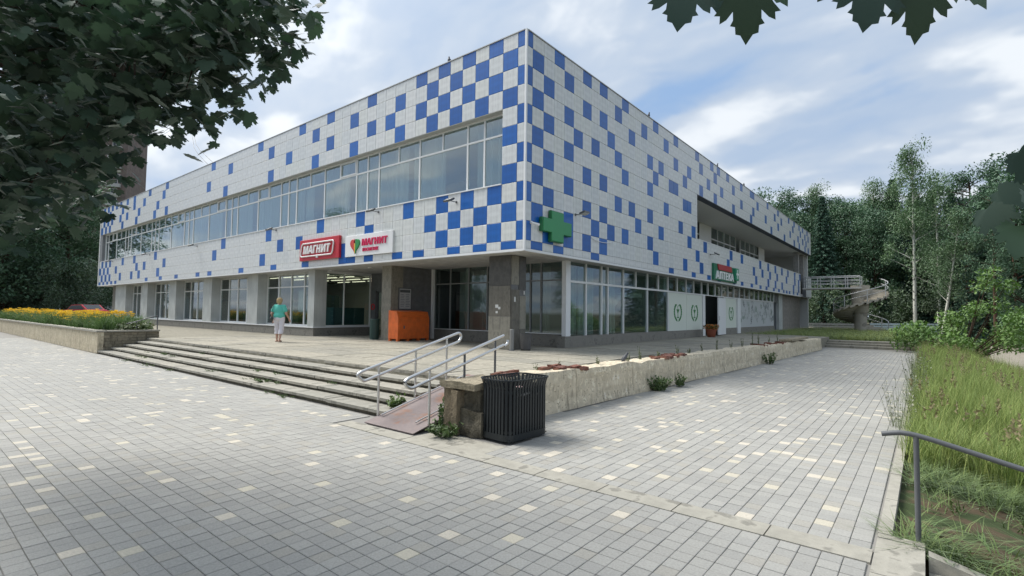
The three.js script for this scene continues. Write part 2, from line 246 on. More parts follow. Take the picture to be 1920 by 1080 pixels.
{ // planter on the far side of the steps
  const pl = thing('planter', 'long concrete planter wall holding the yellow flower bed', 'planter', -30, 0, 5.85), R = rng(41);
  const wm = std([0.60, 0.55, 0.45], 0.95, { map: rep(texWall, 0.35), bumpMap: rep(texBump, 1.2), bumpScale: 0.012 }), wm2 = std([0.42, 0.395, 0.335], 0.95, { map: rep(texStain, 0.5), bumpMap: rep(texBump, 1.5), bumpScale: 0.015 }), wm3 = std([0.48, 0.45, 0.38], 0.95, { map: rep(texStain, 0.6), bumpMap: rep(texBump, 1.5), bumpScale: 0.015 }), cap = std([0.46, 0.45, 0.42], 0.9, { map: rep(texSlab, 0.5), bumpMap: rep(texBump, 1.4), bumpScale: 0.008 });
  let x = 14.9; while (x > -18) { const L = 2.6 + R() * 1.0; put('wall_slab', box(x - L + 0.012, x, 0, 0.80 + 0.006 * R(), 0.80, 0.985 + 0.012 * (R() - 0.5)), wm, pl); put('coping', box(x - L + 0.006, x + 0.02, 0.803, 0.868 + 0.01 * R(), 0.72, 1.035), cap, pl); x -= L; }
  // stone courses of the end wall
  for (let j = 0; j < 7; j++) { let z = -1.02; while (z < 0.80) { const L = Math.min(0.22 + R() * 0.3, 0.80 - z); if (L > 0.05) put('stone', box(14.55, 14.89 + 0.03 * (R() - 0.5), j * 0.114 + 0.004, j * 0.114 + 0.11, z + 0.006, z + L - 0.004), R() > 0.3 ? wm2 : wm3, pl); z += L; } }
  put('coping', box(14.5, 14.95, 0.806, 0.866, -1.03, 0.715), cap, pl);
  put('wall_slab', box(-18, 14.5, 0, 0.80, -1.02, -0.82), wm2, pl); put('coping', box(-18, 14.49, 0.803, 0.864, -1.05, -0.78), cap, pl);
  put('soil', box(-18, 14.54, 0.55, 0.78, -0.80, 0.78), M.soil, pl);
}
{ // short handrail behind the planter
  const r = thing('handrail', 'short thin grey handrail at the end of the flower planter', 'handrail', -15.35, 0.866, 4.86);
  put('post', rod(V(0.06, -0.02, 0), V(0.06, 0.56, 0), 0.022), M.greyPaint, r); put('post', rod(V(0.06, -0.02, 0.72), V(0.06, 0.34, 0.72), 0.022), M.greyPaint, r);
  put('rail', tube([V(0.06, 0.56, 0), V(0.06, 0.53, 0.16), V(0.06, 0.34, 0.72), V(0.06, 0.25, 1.05)], 0.02), M.greyPaint, r);
}
{ // old retaining wall
  const w = thing('retaining_wall', 'crumbling plastered retaining wall with broken brick top along the walkway', 'retaining wall', 4.0, 0, 0), R = rng(51);
  const plaster = std([0.72, 0.665, 0.57], 0.95, { map: rep(texWall, 0.42), bumpMap: rep(texBump, 1.1), bumpScale: 0.02 }), top = std([0.60, 0.55, 0.46], 0.95, { map: rep(texStain, 0.8), bumpMap: rep(texBump, 1.5), bumpScale: 0.02 });
  const TH = 0.44, hTop = (z) => 0.715 - 0.0055 * (5 - z) + 0.09 * fbm(z * 0.9, 3, 1, 5) - 0.07 * sstep(0.12, 0.3, fbm(z * 0.35, 9, 2, 2));
  let z0 = 6.2; while (z0 > -19) {
    const L = 2.1 + R() * 1.6, z1 = Math.max(z0 - L, -19.2), nz = Math.ceil((z0 - z1) / 0.12), ny = 7, nt = 4, a = new Acc();
    const P = (u, k) => {                                          // k: 0..ny outer face, then the top, then the inner face
      const z = mix(z0 - 0.006, z1 + 0.006, u), h = hTop(z); let x, y;
      if (k <= ny) { y = h * k / ny; x = wallX(z) + 0.05 * fbm(z * 1.6, y * 3.5, 4, 5) - (k === ny ? 0.02 : 0) + (k < 2 ? 0.03 * (1 - k / 2) : 0); }
      else if (k <= ny + nt) { const t = (k - ny) / nt; x = wallX(z) - 0.02 - t * TH; y = h + 0.035 * fbm(z * 2.2, t * 3, 8, 4); } else { x = wallX(z) - TH - 0.02; y = HP - 0.05; }
      return [x - 4, y, z];
    };
    for (let i = 0; i < nz; i++) for (let k = 0; k < ny + nt + 1; k++) a.quad(P(i / nz, k), P((i + 1) / nz, k), P((i + 1) / nz, k + 1), P(i / nz, k + 1));
    for (const u of [0, 1]) for (let k = 0; k < ny + nt; k++) a.tri(P(u, k), P(u, k + 1), [wallX(mix(z0, z1, u)) - TH - 4.02, 0, mix(z0, z1, u) + (u ? 0.006 : -0.006)]);
    const g = a.geo; put('wall_section', g, plaster, w); z0 = z1;
  }
  // end block: two upright facing stones and rough rubble beside them
  const rough = (x0, x1, y0, y1, za, zb, amp, seed, mat, name) => { const g = new THREE.BoxGeometry(x1 - x0, y1 - y0, zb - za, 8, 12, 8), p = g.attributes.position; for (let k = 0; k < p.count; k++) { const x = p.getX(k), y = p.getY(k), z = p.getZ(k), l = Math.hypot(x, z) || 1; const e = amp * fbm(x * 6 + seed, y * 5, z * 6 + seed, 4); p.setXYZ(k, x * (1 + e / l * 0.6), y + (y > 0 ? e * 0.6 : 0), z * (1 + e / l * 0.6)); } g.computeVertexNormals(); g.translate((x0 + x1) / 2 - 4, (y0 + y1) / 2, (za + zb) / 2); return put(name, metreUV(g), mat, w); };
  const brown = std([0.42, 0.36, 0.28], 0.95, { map: rep(texStain, 0.9), bumpMap: rep(texBump, 2), bumpScale: 0.02 }), dark = std([0.26, 0.245, 0.21], 0.95, { map: rep(texStain, 0.8), bumpMap: rep(texBump, 2), bumpScale: 0.03 });
  rough(3.79, 3.97, 0, 0.66, 6.25, 6.80, 0.05, 1, brown, 'stone'); rough(4.0, 4.12, 0, 0.63, 6.25, 6.86, 0.05, 4, brown, 'stone'); rough(4.12, 4.52, 0, 0.36, 6.22, 6.78, 0.22, 7, dark, 'stone'); rough(4.10, 4.42, 0.33, 0.66, 6.22, 6.70, 0.2, 9, dark, 'stone'); rough(3.74, 4.44, 0.65, 0.745, 5.9, 6.84, 0.12, 12, top, 'coping');
  const bm = [[0.30, 0.125, 0.085], [0.36, 0.17, 0.12], [0.24, 0.105, 0.08]].map((c) => std(c, 0.95, { map: rep(texConcrete, 2) })), bg = new THREE.BoxGeometry(0.12, 0.065, 0.25, 2, 1, 3);
  { const p = bg.attributes.position; for (let k = 0; k < p.count; k++) p.setXYZ(k, p.getX(k) * (1 + 0.1 * Math.sin(k * 7.1)), p.getY(k) * (1 + 0.12 * Math.sin(k * 3.7)), p.getZ(k) * (1 + 0.05 * Math.sin(k * 5.3))); bg.computeVertexNormals(); metreUV(bg, 3); }
  for (const [a, b, n] of [[4.5, 3.4, 12], [0.5, -1.9, 14], [-8.6, -12.6, 18], [5.7, 5.3, 4]]) for (let i = 0; i < n; i++) { const z = mix(a, b, R()), x = wallX(z) - 0.06 - R() * 0.34, m = put('brick', bg, bm[Math.floor(R() * 3)], w); m.position.set(x - 4, hTop(z) - 0.008 + R() * 0.03, z); m.rotation.set((R() - 0.5) * 0.2, (R() > 0.5 ? Math.PI / 2 : 0) + (R() - 0.5) * 0.3, (R() - 0.5) * 0.2); }
  const cop = put('coping', box(-0.36, 0.16, 0, 0.09, -1.6, 1.6), top, w); cop.position.set(wallX(-14) - 4 - 0.1, hTop(-14) + 0.03, -14.2); cop.rotation.set(0.01, -0.033, 0.04);
}
{ // steel ramp over the steps, with its two handrails
  const ry = (z) => 0.015 + (7.23 - z) / (7.23 - 5.0) * 0.555, r = thing('ramp', 'rusty steel plate ramp laid over the concrete steps', 'ramp', 3.05, 0, 7.23);
  const a = new Acc(), x0 = -0.58, x1 = 0.58, q = (x, z, dy) => [x, ry(z) + dy, z - 7.23];
  for (const [za, zb] of [[7.23, 6.2], [6.2, 5.0]]) { a.quad(q(x0, za, 0), q(x1, za, 0), q(x1, zb, 0), q(x0, zb, 0)); a.quad(q(x0, za, -0.012), q(x0, zb, -0.012), q(x1, zb, -0.012), q(x1, za, -0.012)); }
  a.quad(q(x0, 7.23, -0.012), q(x1, 7.23, -0.012), q(x1, 7.23, 0), q(x0, 7.23, 0)); for (const x of [x0, x1]) a.quad(q(x, 7.23, -0.012), q(x, 5.0, -0.012), q(x, 5.0, 0), q(x, 7.23, 0)); put('plate', a.geo, M.rust, r);
  for (const x of [x0, x1 - 0.012]) { const e = new Acc(), S = (xx, z, y) => [xx, y, z - 7.23]; for (const xx of [x, x + 0.012]) e.tri(S(xx, 7.1, ry(7.1) - 0.013), S(xx, 5.05, ry(5.05) - 0.013), S(xx, 5.05, ry(5.05) - 0.16)); e.quad(S(x, 7.1, ry(7.1) - 0.013), S(x + 0.012, 7.1, ry(7.1) - 0.013), S(x + 0.012, 5.05, ry(5.05) - 0.16), S(x, 5.05, ry(5.05) - 0.16)); put('edge_beam', e.geo, M.rust, r); }
  for (const x of [x0 + 0.12, x1 - 0.22]) put('guide_bar', rod(V(x, ry(7.0) + 0.035, -0.23), V(x, ry(5.1) + 0.035, -2.13), 0.012, 0.012, 6), M.steel, r);
  const loop = (x, closed) => {
    const top = (z) => 1.37 - (z - 5.14) * 0.2632, pts = [], A = (z, dy) => V(0, top(z) - dy, z - 6.3);
    const up = [], lowp = []; for (let i = 0; i <= 8; i++) { up.push(A(mix(7.30, 5.22, i / 8), 0)); lowp.push(A(mix(5.22, 7.20, i / 8), 0.165)); }
    pts.push(A(7.38, 0.03), ...up); if (closed) pts.push(A(5.16, 0.02), A(5.12, 0.085), A(5.16, 0.15)); return closed ? [...pts, ...lowp, A(7.27, 0.155), A(7.33, 0.09)] : [pts, [...lowp, A(7.27, 0.155), A(7.35, 0.09), A(7.38, 0.03)]];
  };
  const left = thing('handrail', 'polished steel handrail loop on the step side of the ramp', 'handrail', 2.47, 0, 6.3), right = thing('handrail', 'polished steel handrail on the ramp side beside the retaining wall', 'handrail', 3.6, 0, 6.3);
  put('rail', tube(loop(0, true), 0.024, 160, 10, true, 0.4), M.steel, left);
  const [u, l] = loop(0, false); put('rail', tube(u, 0.024, 60, 10, false, 0.4), M.steel, right); put('rail', tube(l, 0.024, 60, 10, false, 0.4), M.steel, right); put('rail', tube([V(0, 1.33 - 0.165, -1.1), V(0, 1.37 - 0.165, -1.18), V(0, 1.43 - 0.165, -1.2)], 0.024, 10, 8), M.steel, right);
  for (const [g, zs, mt] of [[left, [6.98, 6.22, 5.49], M.steel], [right, [6.91, 6.18, 5.44], M.darkMetal]]) zs.forEach((z, i) => put('post', rod(V(0, ry(z), z - 6.3), V(0, 1.37 - (z - 5.14) * 0.2632 - 0.02, z - 6.3), 0.019), i && g === right ? M.greyPaint : M.steel, g));
}

// ------------------------------------------------------------------ the building
const YS = 3.623, PW = 0.5986, EL = 0.3368, ER = 0.3397, YK = (k) => YS + 0.326 + 0.6 * k, TOP = YK(10) + 0.49, XW = -47.8, ZN = -49.4;
const B = thing('commercial_building', 'two storey shop building clad in white and blue square panels', 'building', 0, 0, 0);
{
  // carcass behind the cladding
  put('wall', merge([box(XW, -0.035, YK(7), TOP - 0.03, -0.33, -0.035), box(XW, -0.035, YS + 0.03, YK(3) - 0.01, -0.33, -0.035), box(-0.93, -0.035, YK(3) - 0.01, YK(7), -0.33, -0.035), box(XW, -47.2, YK(3) - 0.01, YK(7), -0.33, -0.035)]), M.backing, B);
  put('wall', merge([box(-0.33, -0.035, YK(7), TOP - 0.03, ZN, -0.331), box(-0.33, -0.035, YS + 0.03, YK(3) - 0.01, -43.4, -0.331), box(-0.33, -0.035, YS + 0.03, YK(3) - 0.01, ZN, -46.4), box(-0.33, -0.035, YK(3) - 0.01, YK(7), -14.98, -0.331)]), M.backing, B);
  put('wall', merge([box(XW, -0.34, HP, TOP - 0.2, ZN - 0.3, ZN - 0.01), box(XW - 0.3, XW - 0.01, YS, TOP - 0.2, ZN, -0.01)]), M.innerWall, B);
  put('roof', box(XW, -0.34, TOP - 0.6, TOP - 0.4, ZN, -0.34), M.roof, B);
  put('soffit', box(XW, -0.04, YS, YS + 0.028, ZN, -0.04), M.soffit, B);
  put('floor', box(XW, -0.34, YS + 0.03, YS + 0.33, ZN, -0.34), M.innerWall, B);
  // trims
  put('corner_trim', box(-0.055, 0.012, YS - 0.004, TOP + 0.01, -0.055, 0.012), M.trimWhite, B);
  put('parapet_cap', box(XW - 0.1, -0.057, TOP - 0.012, TOP + 0.016, -0.36, 0.02), std([0.42, 0.43, 0.44], 0.4), B); put('parapet_cap', box(-0.36, 0.02, TOP - 0.012, TOP + 0.018, ZN, -0.057), std([0.42, 0.43, 0.44], 0.4), B);
  put('bottom_trim', box(XW, -0.057, YS - 0.012, YS + 0.062, -0.1, 0.008), M.trimWhite, B); put('bottom_trim', box(-0.1, 0.008, YS - 0.012, YS + 0.062, -43.4, -0.057), M.trimWhite, B);
  put('edge_trim', box(XW - 0.08, XW - 0.005, YS, TOP, -0.2, 0.01), M.trimWhite, B);
}
{ // cladding: which squares are blue, read row by row (row 10 under the parapet ... -1 the short bottom row)
  const blueL = { 10: [-1, 1, 3, 5, 7, 12, 17, 21, 28, 38, 51, 57, 63, 66, 69, 71], 9: [0, 2, 4, 6, 9, 14, 19, 26, 34, 52, 59, 63, 68], 8: [-1, 1, 3, 5, 7, 10, 12, 17, 23, 39, 54, 61, 66, 69], 7: [0, 2, 4, 6, 9, 14, 19, 26, 35, 51, 55, 62, 68], 6: [-1], 5: [0], 4: [-1], 3: [0], 2: [-1, 1, 3, 5, 8, 13, 18, 26, 35, 54, 62, 67, 73, 75, 77], 1: [0, 2, 4, 6, 12, 21, 24, 37, 51, 58, 61, 70, 74, 76, 78], 0: [-1, 1, 3, 5, 15, 27, 53, 60, 63, 68, 73, 75, 77], '-1': [0, 2, 4, 7, 9, 12, 14, 15, 20, 25, 31, 38, 41, 47, 52, 57, 70, 72, 74, 76, 78] };
  const blueR = { 10: [-1, 2, 5, 7, 10, 15, 19, 24, 28, 30, 33, 38, 42, 43, 50, 56, 63, 67, 71, 74, 78], 9: [0, 3, 9, 13, 17, 25, 29, 35, 45, 54, 58, 66, 72, 76, 79], 8: [-1, 1, 5, 7, 11, 19, 22, 27, 31, 38, 43, 49, 56, 64, 70, 74, 77], 7: [0, 3, 8, 14, 16, 21, 25, 29, 35, 42, 52, 60, 67, 71, 76, 79], 6: [-1, 1, 4, 6, 9, 15, 18, 19], 5: [0, 3, 10, 14, 21, 22], 4: [-1, 1, 5, 7, 17], 3: [0, 3, 9, 11, 14, 20, 23], 2: [-1, 1, 5, 7, 12, 16, 22, 26, 34, 38, 46, 50, 54, 58, 62, 67, 71], 1: [0, 3, 6, 8, 10, 14, 24, 33, 43, 47, 51, 55, 61, 67, 70], 0: [-1, 1, 3, 5, 7, 15, 21, 25, 44, 50, 54, 58, 66, 70], '-1': [0, 2, 6, 18, 23, 27, 30, 35, 38, 42, 46, 49, 53, 56, 59, 61, 63, 66, 69] };
  for (let r = 7; r <= 10; r++) for (let c = 73; c < 80; c++) if ((c + r) % 2) blueL[r].push(c);
  const R = rng(61), items = [];
  const side = (L, count, blue) => {
    for (let r = -1; r <= 10; r++) for (let c = -1; c < count; c++) {
      if (L && r >= 3 && r <= 6 && c >= 1) continue; if (!L && r >= 3 && r <= 6 && c >= 24) { continue; } if (!L && r <= 2 && c >= 72 && c <= 76) continue;
      const a0 = c < 0 ? 0.06 : (L ? EL : ER) + c * PW, a1 = c < 0 ? (L ? EL : ER) : (L ? EL : ER) + (c + 1) * PW, y0 = r < 0 ? YS + 0.068 : YK(r), y1 = r === 10 ? TOP - 0.014 : YK(r + 1);
      if (a1 > 49.45) continue; const m = (a0 + a1) / 2, y = (y0 + y1) / 2;
      items.push({ L, w: a1 - a0 - 0.009, h: y1 - y0 - 0.009, x: L ? -m : -0.004, y, z: L ? -0.004 : -m, blue: blue[r].includes(c), t: R(), q: R(), s: R() });
    }
  };
  side(true, 79, blueL); side(false, 82, blueR);
  for (let i = 0; i < 1; i++) for (let r = 3; r <= 6; r++) items.push({ L: false, w: 0.25, h: 0.59, x: -0.004, y: YK(r) + 0.3, z: -14.84, blue: false, t: R(), q: R(), s: R() });
  for (const p of items) { const pm = pixelsPerMetre(V(p.x, p.y, p.z)), dx = EYE.x - p.x, dz = EYE.z - p.z, l = Math.hypot(dx, dz); p.px = pm * pm * p.w * p.h * (p.L ? dz : dx) / l; }
  items.sort((a, b) => b.px - a.px);
  const shapes = new Map();
  const panelGeo = (w, h) => {                                      // folded cassette: flat face, rolled edge, flanks
    const k = w.toFixed(3) + h.toFixed(3); if (!shapes.has(k)) {
      const a = new Acc(), b = 0.009, X = w / 2, Y = h / 2, c = [[-1, -1], [1, -1], [1, 1], [-1, 1]], f = ([x, y]) => [x * (X - b), y * (Y - b), 0], e = ([x, y]) => [x * X, y * Y, -0.007], d = ([x, y]) => [x * X, y * Y, -0.03];
      a.quad(...c.map(f)); for (let i = 0; i < 4; i++) { const A = c[i], Bq = c[(i + 1) % 4]; a.quad(e(A), e(Bq), f(Bq), f(A)); a.quad(d(A), d(Bq), e(Bq), e(A)); } shapes.set(k, a.geo);
    } return shapes.get(k);
  };
  const pm = { map: rep(texPanel, 0.9), }, white = [[0.79, 0.81, 0.82], [0.82, 0.83, 0.835], [0.765, 0.79, 0.805], [0.80, 0.815, 0.80]].map((c) => phys(c, 0.34, pm)), blue = [[0.010, 0.13, 0.50], [0.013, 0.145, 0.54], [0.008, 0.118, 0.46]].map((c) => phys(c, 0.30, pm));
  const far = { true: [], false: [] }, made = { true: 0, false: 0 };
  for (const p of items) {
    const m = new THREE.Object3D(); m.position.set(p.x, p.y, p.z); m.rotation.order = 'YXZ'; m.rotation.set((p.q - 0.5) * 0.012, (p.L ? 0 : Math.PI / 2) + (p.t - 0.5) * 0.012, 0);
    if (made[p.blue]++ < 300) { const q = put(p.blue ? 'blue_panel' : 'white_panel', panelGeo(p.w, p.h), p.blue ? blue[Math.floor(p.s * 3)] : white[Math.floor(p.s * 4)], B); q.position.copy(m.position); q.rotation.copy(m.rotation); }
    else { m.updateMatrix(); far[p.blue].push(panelGeo(p.w, p.h).clone().applyMatrix4(m.matrix)); }
  }
  for (const k of ['true', 'false']) if (far[k].length) { const m = put(k === 'true' ? 'blue_panels' : 'white_panels', merge(far[k]), k === 'true' ? blue[0] : white[1], B); m.userData.kind = 'stuff'; }
}
// one glazed bay: frame bars merged into one frame, each pane a sub-part. Bars in local (u, y); place() turns them to the wall.
function glazing(parent, bars, panes, place, glassMat, frameMat = M.frame, name = 'window') {
  const f = put(name, place(merge(bars)), frameMat, parent);
  for (const [u0, u1, y0, y1] of panes) put('pane', place(new THREE.BoxGeometry(u1 - u0, y1 - y0, 0.008).translate((u0 + u1) / 2, (y0 + y1) / 2, 0)), glassMat, f);
  return f;
}
const ub = (u0, u1, y0, y1, d0, d1) => new THREE.BoxGeometry(u1 - u0, y1 - y0, d1 - d0).translate((u0 + u1) / 2, (y0 + y1) / 2, (d0 + d1) / 2);
const onLeft = (z) => (g) => metreUV(g.translate(0, 0, z)), onRight = (x) => (g) => metreUV(g.rotateY(Math.PI / 2).translate(x, 0, 0));
{ // upper window band of the street side
  const y0 = YK(3) + 0.03, y1 = YK(7) - 0.02, yt = y0 + 1.66, f = 0.035, R = rng(71);
  put('window_sill', box(-47.2, -0.94, YK(3) - 0.008, YK(3) + 0.03, -0.36, 0.03), M.trimWhite, B); put('lintel', box(-47.2, -0.94, YK(7) - 0.02, YK(7) - 0.002, -0.33, -0.002), std([0.36, 0.37, 0.35], 0.6), B);
  const cuts = [-0.96, -1.12]; for (let i = 0; i < 8; i++) { const c = -1.9 - 6.43 * i; cuts.push(...[c, c - 0.77, c - 0.77 - 2.45, c - 0.77 - 4.9].filter((x) => x > -47)); } cuts[1] = -1.9; const xs = [...new Set(cuts.map((x) => +x.toFixed(3)))].sort((a, b) => b - a); xs.push(-47.18);
  for (let i = 0; i < xs.length - 1; i++) {
    const b = xs[i], a = xs[i + 1], w = b - a, bars = [ub(a, a + f, y0, y1, -0.04, 0.03), ub(b - f, b, y0, y1, -0.04, 0.03), ub(a + f, b - f, y0, y0 + 0.05, -0.04, 0.03), ub(a + f, b - f, y1 - 0.05, y1, -0.04, 0.03), ub(a + f, b - f, yt - 0.03, yt + 0.03, -0.04, 0.03)], panes = [[a + f, b - f, y0 + 0.05, yt - 0.03]];
    if (w > 1.6) { const m = (a + b) / 2; bars.push(ub(m - 0.03, m + 0.03, yt + 0.03, y1 - 0.05, -0.04, 0.03)); panes.push([a + f, m - 0.03, yt + 0.03, y1 - 0.05], [m + 0.03, b - f, yt + 0.03, y1 - 0.05]); if (R() > 0.5) { const u0 = R() > 0.5 ? a + f : m + 0.03, u1 = u0 === a + f ? m - 0.03 : b - f; bars.push(ub(u0, u1, yt + 0.03, yt + 0.08, -0.02, 0.055), ub(u0, u1, y1 - 0.1, y1 - 0.05, -0.02, 0.055), ub(u0, u0 + 0.05, yt + 0.08, y1 - 0.1, -0.02, 0.055), ub(u1 - 0.05, u1, yt + 0.08, y1 - 0.1, -0.02, 0.055)); } } else panes.push([a + f, b - f, yt + 0.03, y1 - 0.05]);
    glazing(B, bars, panes, onLeft(-0.27), M.glassUp);
    // curtains hanging inside
    const n = w > 1.6 ? (R() > 0.35 ? 2 : 1) : 1; for (let k = 0; k < n; k++) {
      const full = R() > 0.55, cw = full ? w / n : 0.5 + R() * 0.5, x0 = full ? a + k * w / n : k ? b - cw : a, seg = Math.ceil(cw / 0.045), ac = new Acc(), yb = y0 - 0.2 + R() * 0.2, zz = (t) => -0.75 + 0.05 * Math.sin(t * 62 + k) + 0.03 * Math.sin(t * 23);
      for (let s = 0; s < seg; s++) { const xa = x0 + cw * s / seg, xb = x0 + cw * (s + 1) / seg; ac.quad([xa, yb, zz(xa)], [xb, yb, zz(xb)], [xb, y1 + 0.1, zz(xb)], [xa, y1 + 0.1, zz(xa)]); } put('curtain', ac.geo, M.curtain, B);
    }
  }
  put('inner_wall', box(-47, -0.4, YS + 0.34, TOP - 0.61, -6.2, -6.0), M.innerWall, B); put('ceiling', box(-47, -0.4, YK(7) + 0.12, YK(7) + 0.16, -5.99, -0.34), std([0.6, 0.6, 0.58], 0.9), B);
}
{ // open gallery on the wood side
  const xw = -2.7, y0 = YK(3) + 0.25, y1 = YK(7) - 0.02, g = M.glass;
  put('gallery_ceiling', box(-6, -0.335, YK(7) - 0.018, YK(7) + 0.1, ZN, -15), std([0.62, 0.62, 0.60], 0.9), B); put('edge_trim', box(-0.4, 0.005, YK(7) - 0.03, YK(7) + 0.004, ZN, -14.98), std([0.05, 0.06, 0.08], 0.6), B);
  put('parapet_coping', box(-0.36, 0.02, YK(3) - 0.008, YK(3) + 0.03, -43.4, -15), M.trimWhite, B); put('inner_wall', box(xw - 0.1, -0.36, YK(3) - 0.8, YK(7) - 0.02, -15.1, -14.99), M.innerWall, B);
  put('inner_wall', merge([box(xw - 0.2, xw, YS + 0.34, y0, -43.5, -15.1), box(xw - 0.2, xw, y0, y1, -25.7, -23.2), box(xw - 0.2, xw, y0, y1, -41.4, -39.2), box(xw - 0.2, xw, y0, y1, -15.9, -15.1), box(-6.2, -6, YS + 0.34, y1 + 0.6, -49, -15.1)]), std([0.72, 0.72, 0.70], 0.85), B);
  for (const [a, b, c] of [[15.9, 23.2, 6], [25.7, 31.9, 4], [33.3, 39.2, 4]]) { const bars = [], panes = [], yt = y0 + 1.3, w = (b - a) / c; for (let i = 0; i < c; i++) { const u = a + i * w; bars.push(ub(u, u + 0.08, y0, y1, -0.05, 0.05), ub(u + 0.08, u + w, yt - 0.04, yt + 0.04, -0.05, 0.05), ub(u + 0.08, u + w, y0, y0 + 0.06, -0.05, 0.05)); panes.push([u + 0.08, u + w, y0 + 0.06, yt - 0.04], [u + 0.08, u + w, yt + 0.04, y1]); } bars.push(ub(b, b + 0.08, y0, y1, -0.05, 0.05)); glazing(B, bars, panes, onRight(xw - 0.08), g); }
  for (const z of [-45.6, -48.2]) put('column', box(z < -40 ? -0.95 : -1.05, -0.5, YS + 0.34, YK(7) - 0.019, z - 0.3, z + 0.3), std([0.42, 0.41, 0.38], 0.85, { map: rep(texConcrete, 0.6) }), B);
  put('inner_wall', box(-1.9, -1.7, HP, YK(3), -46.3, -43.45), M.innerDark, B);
}
{ // ground floor, street side
  const y0 = 0.93, px = [[-44.4, -41.5], [-37.5, -36.1], [-31.5, -30.2], [-25.55, -24.25], [-19.45, -18.25], [-13.15, -12.6]];
  put('plinth', box(-46.2, -12.6, HP - 0.05, y0, -1.3, -0.5), M.plinth, B); put('plinth', box(-13.2, -12.6, HP - 0.05, y0, -3.7, -1.31), M.plinth, B);
  put('window_sill', box(-46.2, -12.57, y0, y0 + 0.045, -1.3, -0.46), M.trimWhite, B); put('window_sill', box(-12.95, -12.57, y0, y0 + 0.046, -3.7, -1.301), M.trimWhite, B);
  for (const [a, b] of px) { put('pilaster', box(a, b, y0 + 0.045, YS - 0.001, -1.12, -0.5), M.pilaster, B); }
  put('pilaster', box(-46.1, -45.1, y0 + 0.045, YS - 0.001, -1.12, -0.7), M.plinth, B);
  const R = rng(81), yb = y0 + 0.05, yh = YS - 0.12, yt = 2.9;
  put('lintel', box(-46.2, -12.62, yh, YS - 0.002, -1.11, -0.98), M.pilaster, B);
  for (let i = 0; i < px.length - 1; i++) {
    const a = px[i][1], b = px[i + 1][0], w = b - a, n = 4, bars = [ub(a, b, yb, yb + 0.06, -0.04, 0.04), ub(a, b, yt - 0.03, yt + 0.03, -0.04, 0.04)], panes = [];
    for (let k = 0; k <= n; k++) { const u = a + w * k / n; bars.push(ub(Math.max(a, u - 0.035), Math.min(b, u + 0.035), yb + 0.06, yh, -0.045, 0.045)); if (k < n) panes.push([u + 0.035, u + w / n - 0.035, yb + 0.06, yt - 0.03], [u + 0.035, u + w / n - 0.035, yt + 0.03, yh]); }
    glazing(B, bars, panes, onLeft(-1.05), M.glass);
    // inside: shelving with stock
    for (let k = 0; k < 3; k++) { const x = a + 0.3 + (w - 0.6) * (k + R() * 0.5) / 3, hgt = 1.3 + R() * 0.7; put('shelving', box(x, x + 0.9 + R() * 0.5, HP, HP + hgt, -2.6 - R() * 1.2, -2.0), std([0.08 + 0.3 * R() * R(), 0.09 + 0.12 * R(), 0.1 + 0.12 * R()], 0.7), B); }
  }
  put('inner_wall', merge([box(-46.1, -46, HP, YS, -8, -1.2), box(-46, -12.62, HP, YS, -8.2, -8.0)]), M.innerWall, B);
  // shop window returning beside the entrance
  { const bars = [ub(0.52, 3.6, yb, yb + 0.06, -0.04, 0.04), ub(0.52, 0.56, yb + 0.06, yh, -0.04, 0.04), ub(2.05, 2.1, yb + 0.06, yh, -0.04, 0.04), ub(3.55, 3.6, yb + 0.06, yh, -0.04, 0.04)]; glazing(B, [...bars, ub(0.52, 3.6, yh, YS - 0.003, -0.05, 0.05)], [[0.56, 2.05, yb + 0.06, yh], [2.1, 3.55, yb + 0.06, yh]], onRight(-12.66), M.glass); }
  // porch: grey side wall, dark sliding door, tall grey column
  put('porch_wall', merge([box(-12.6, -12.2, HP, YS - 0.002, -3.8, -3.6), box(-10.2, -7.95, HP, YS - 0.002, -3.8, -3.6), box(-12.2, -10.2, 2.75, YS - 0.002, -3.8, -3.6)]), M.greyWall, B);
  put('porch_wall', box(-7.95, -7.75, HP, YS - 0.002, -3.8, -1.72), M.greyWall, B); put('column', box(-8.36, -7.74, HP, YS - 0.001, -1.71, -1.1), std([0.46, 0.46, 0.445], 0.6, { map: rep(texStain, 0.5) }), B);
  { const bars = [ub(-12.2, -12.12, HP, 2.75, -0.04, 0.04), ub(-11.24, -11.16, HP, 2.75, -0.04, 0.04), ub(-10.28, -10.2, HP, 2.75, -0.04, 0.04), ub(-12.12, -10.28, 2.67, 2.75, -0.04, 0.04)]; const d = glazing(B, bars, [[-12.12, -11.24, HP, 2.67], [-11.16, -10.28, HP, 2.67]], onLeft(-3.7), M.glass, M.greyPaint, 'sliding_door'); put('handle', box(-11.30, -11.27, 1.4, 1.9, -3.66, -3.63), M.steel, d); }
  // glazed wall behind the corner column
  const zb = -3.5, xm = [-7.7, -6.75, -5.65, -4.6, -3.5, -2.4, -1.9, -0.9], pb = 0.98, pt = 2.96, bars = [], panes = [];
  put('plinth', box(-7.74, -0.95, HP - 0.05, pb, -3.75, -3.42), M.plinth, B); put('window_sill', box(-7.74, -0.62, pb, pb + 0.03, -3.6, -3.38), M.frame, B);
  xm.forEach((x, i) => { bars.push(ub(x, x + 0.06, pb + 0.03, YS - 0.003, -0.04, 0.04)); if (i < xm.length - 1) { const e = xm[i + 1]; bars.push(ub(x + 0.06, e, pt - 0.025, pt + 0.025, -0.035, 0.035)); panes.push([x + 0.06, e, pb + 0.03, pt - 0.025], [x + 0.06, e, pt + 0.025, YS - 0.003]); } });
  glazing(B, bars, panes, onLeft(zb), M.glass, std([0.20, 0.21, 0.21], 0.5)); put('post', box(-7.73, -7.62, HP, YS - 0.002, -3.4, -3.28), M.frame, B);
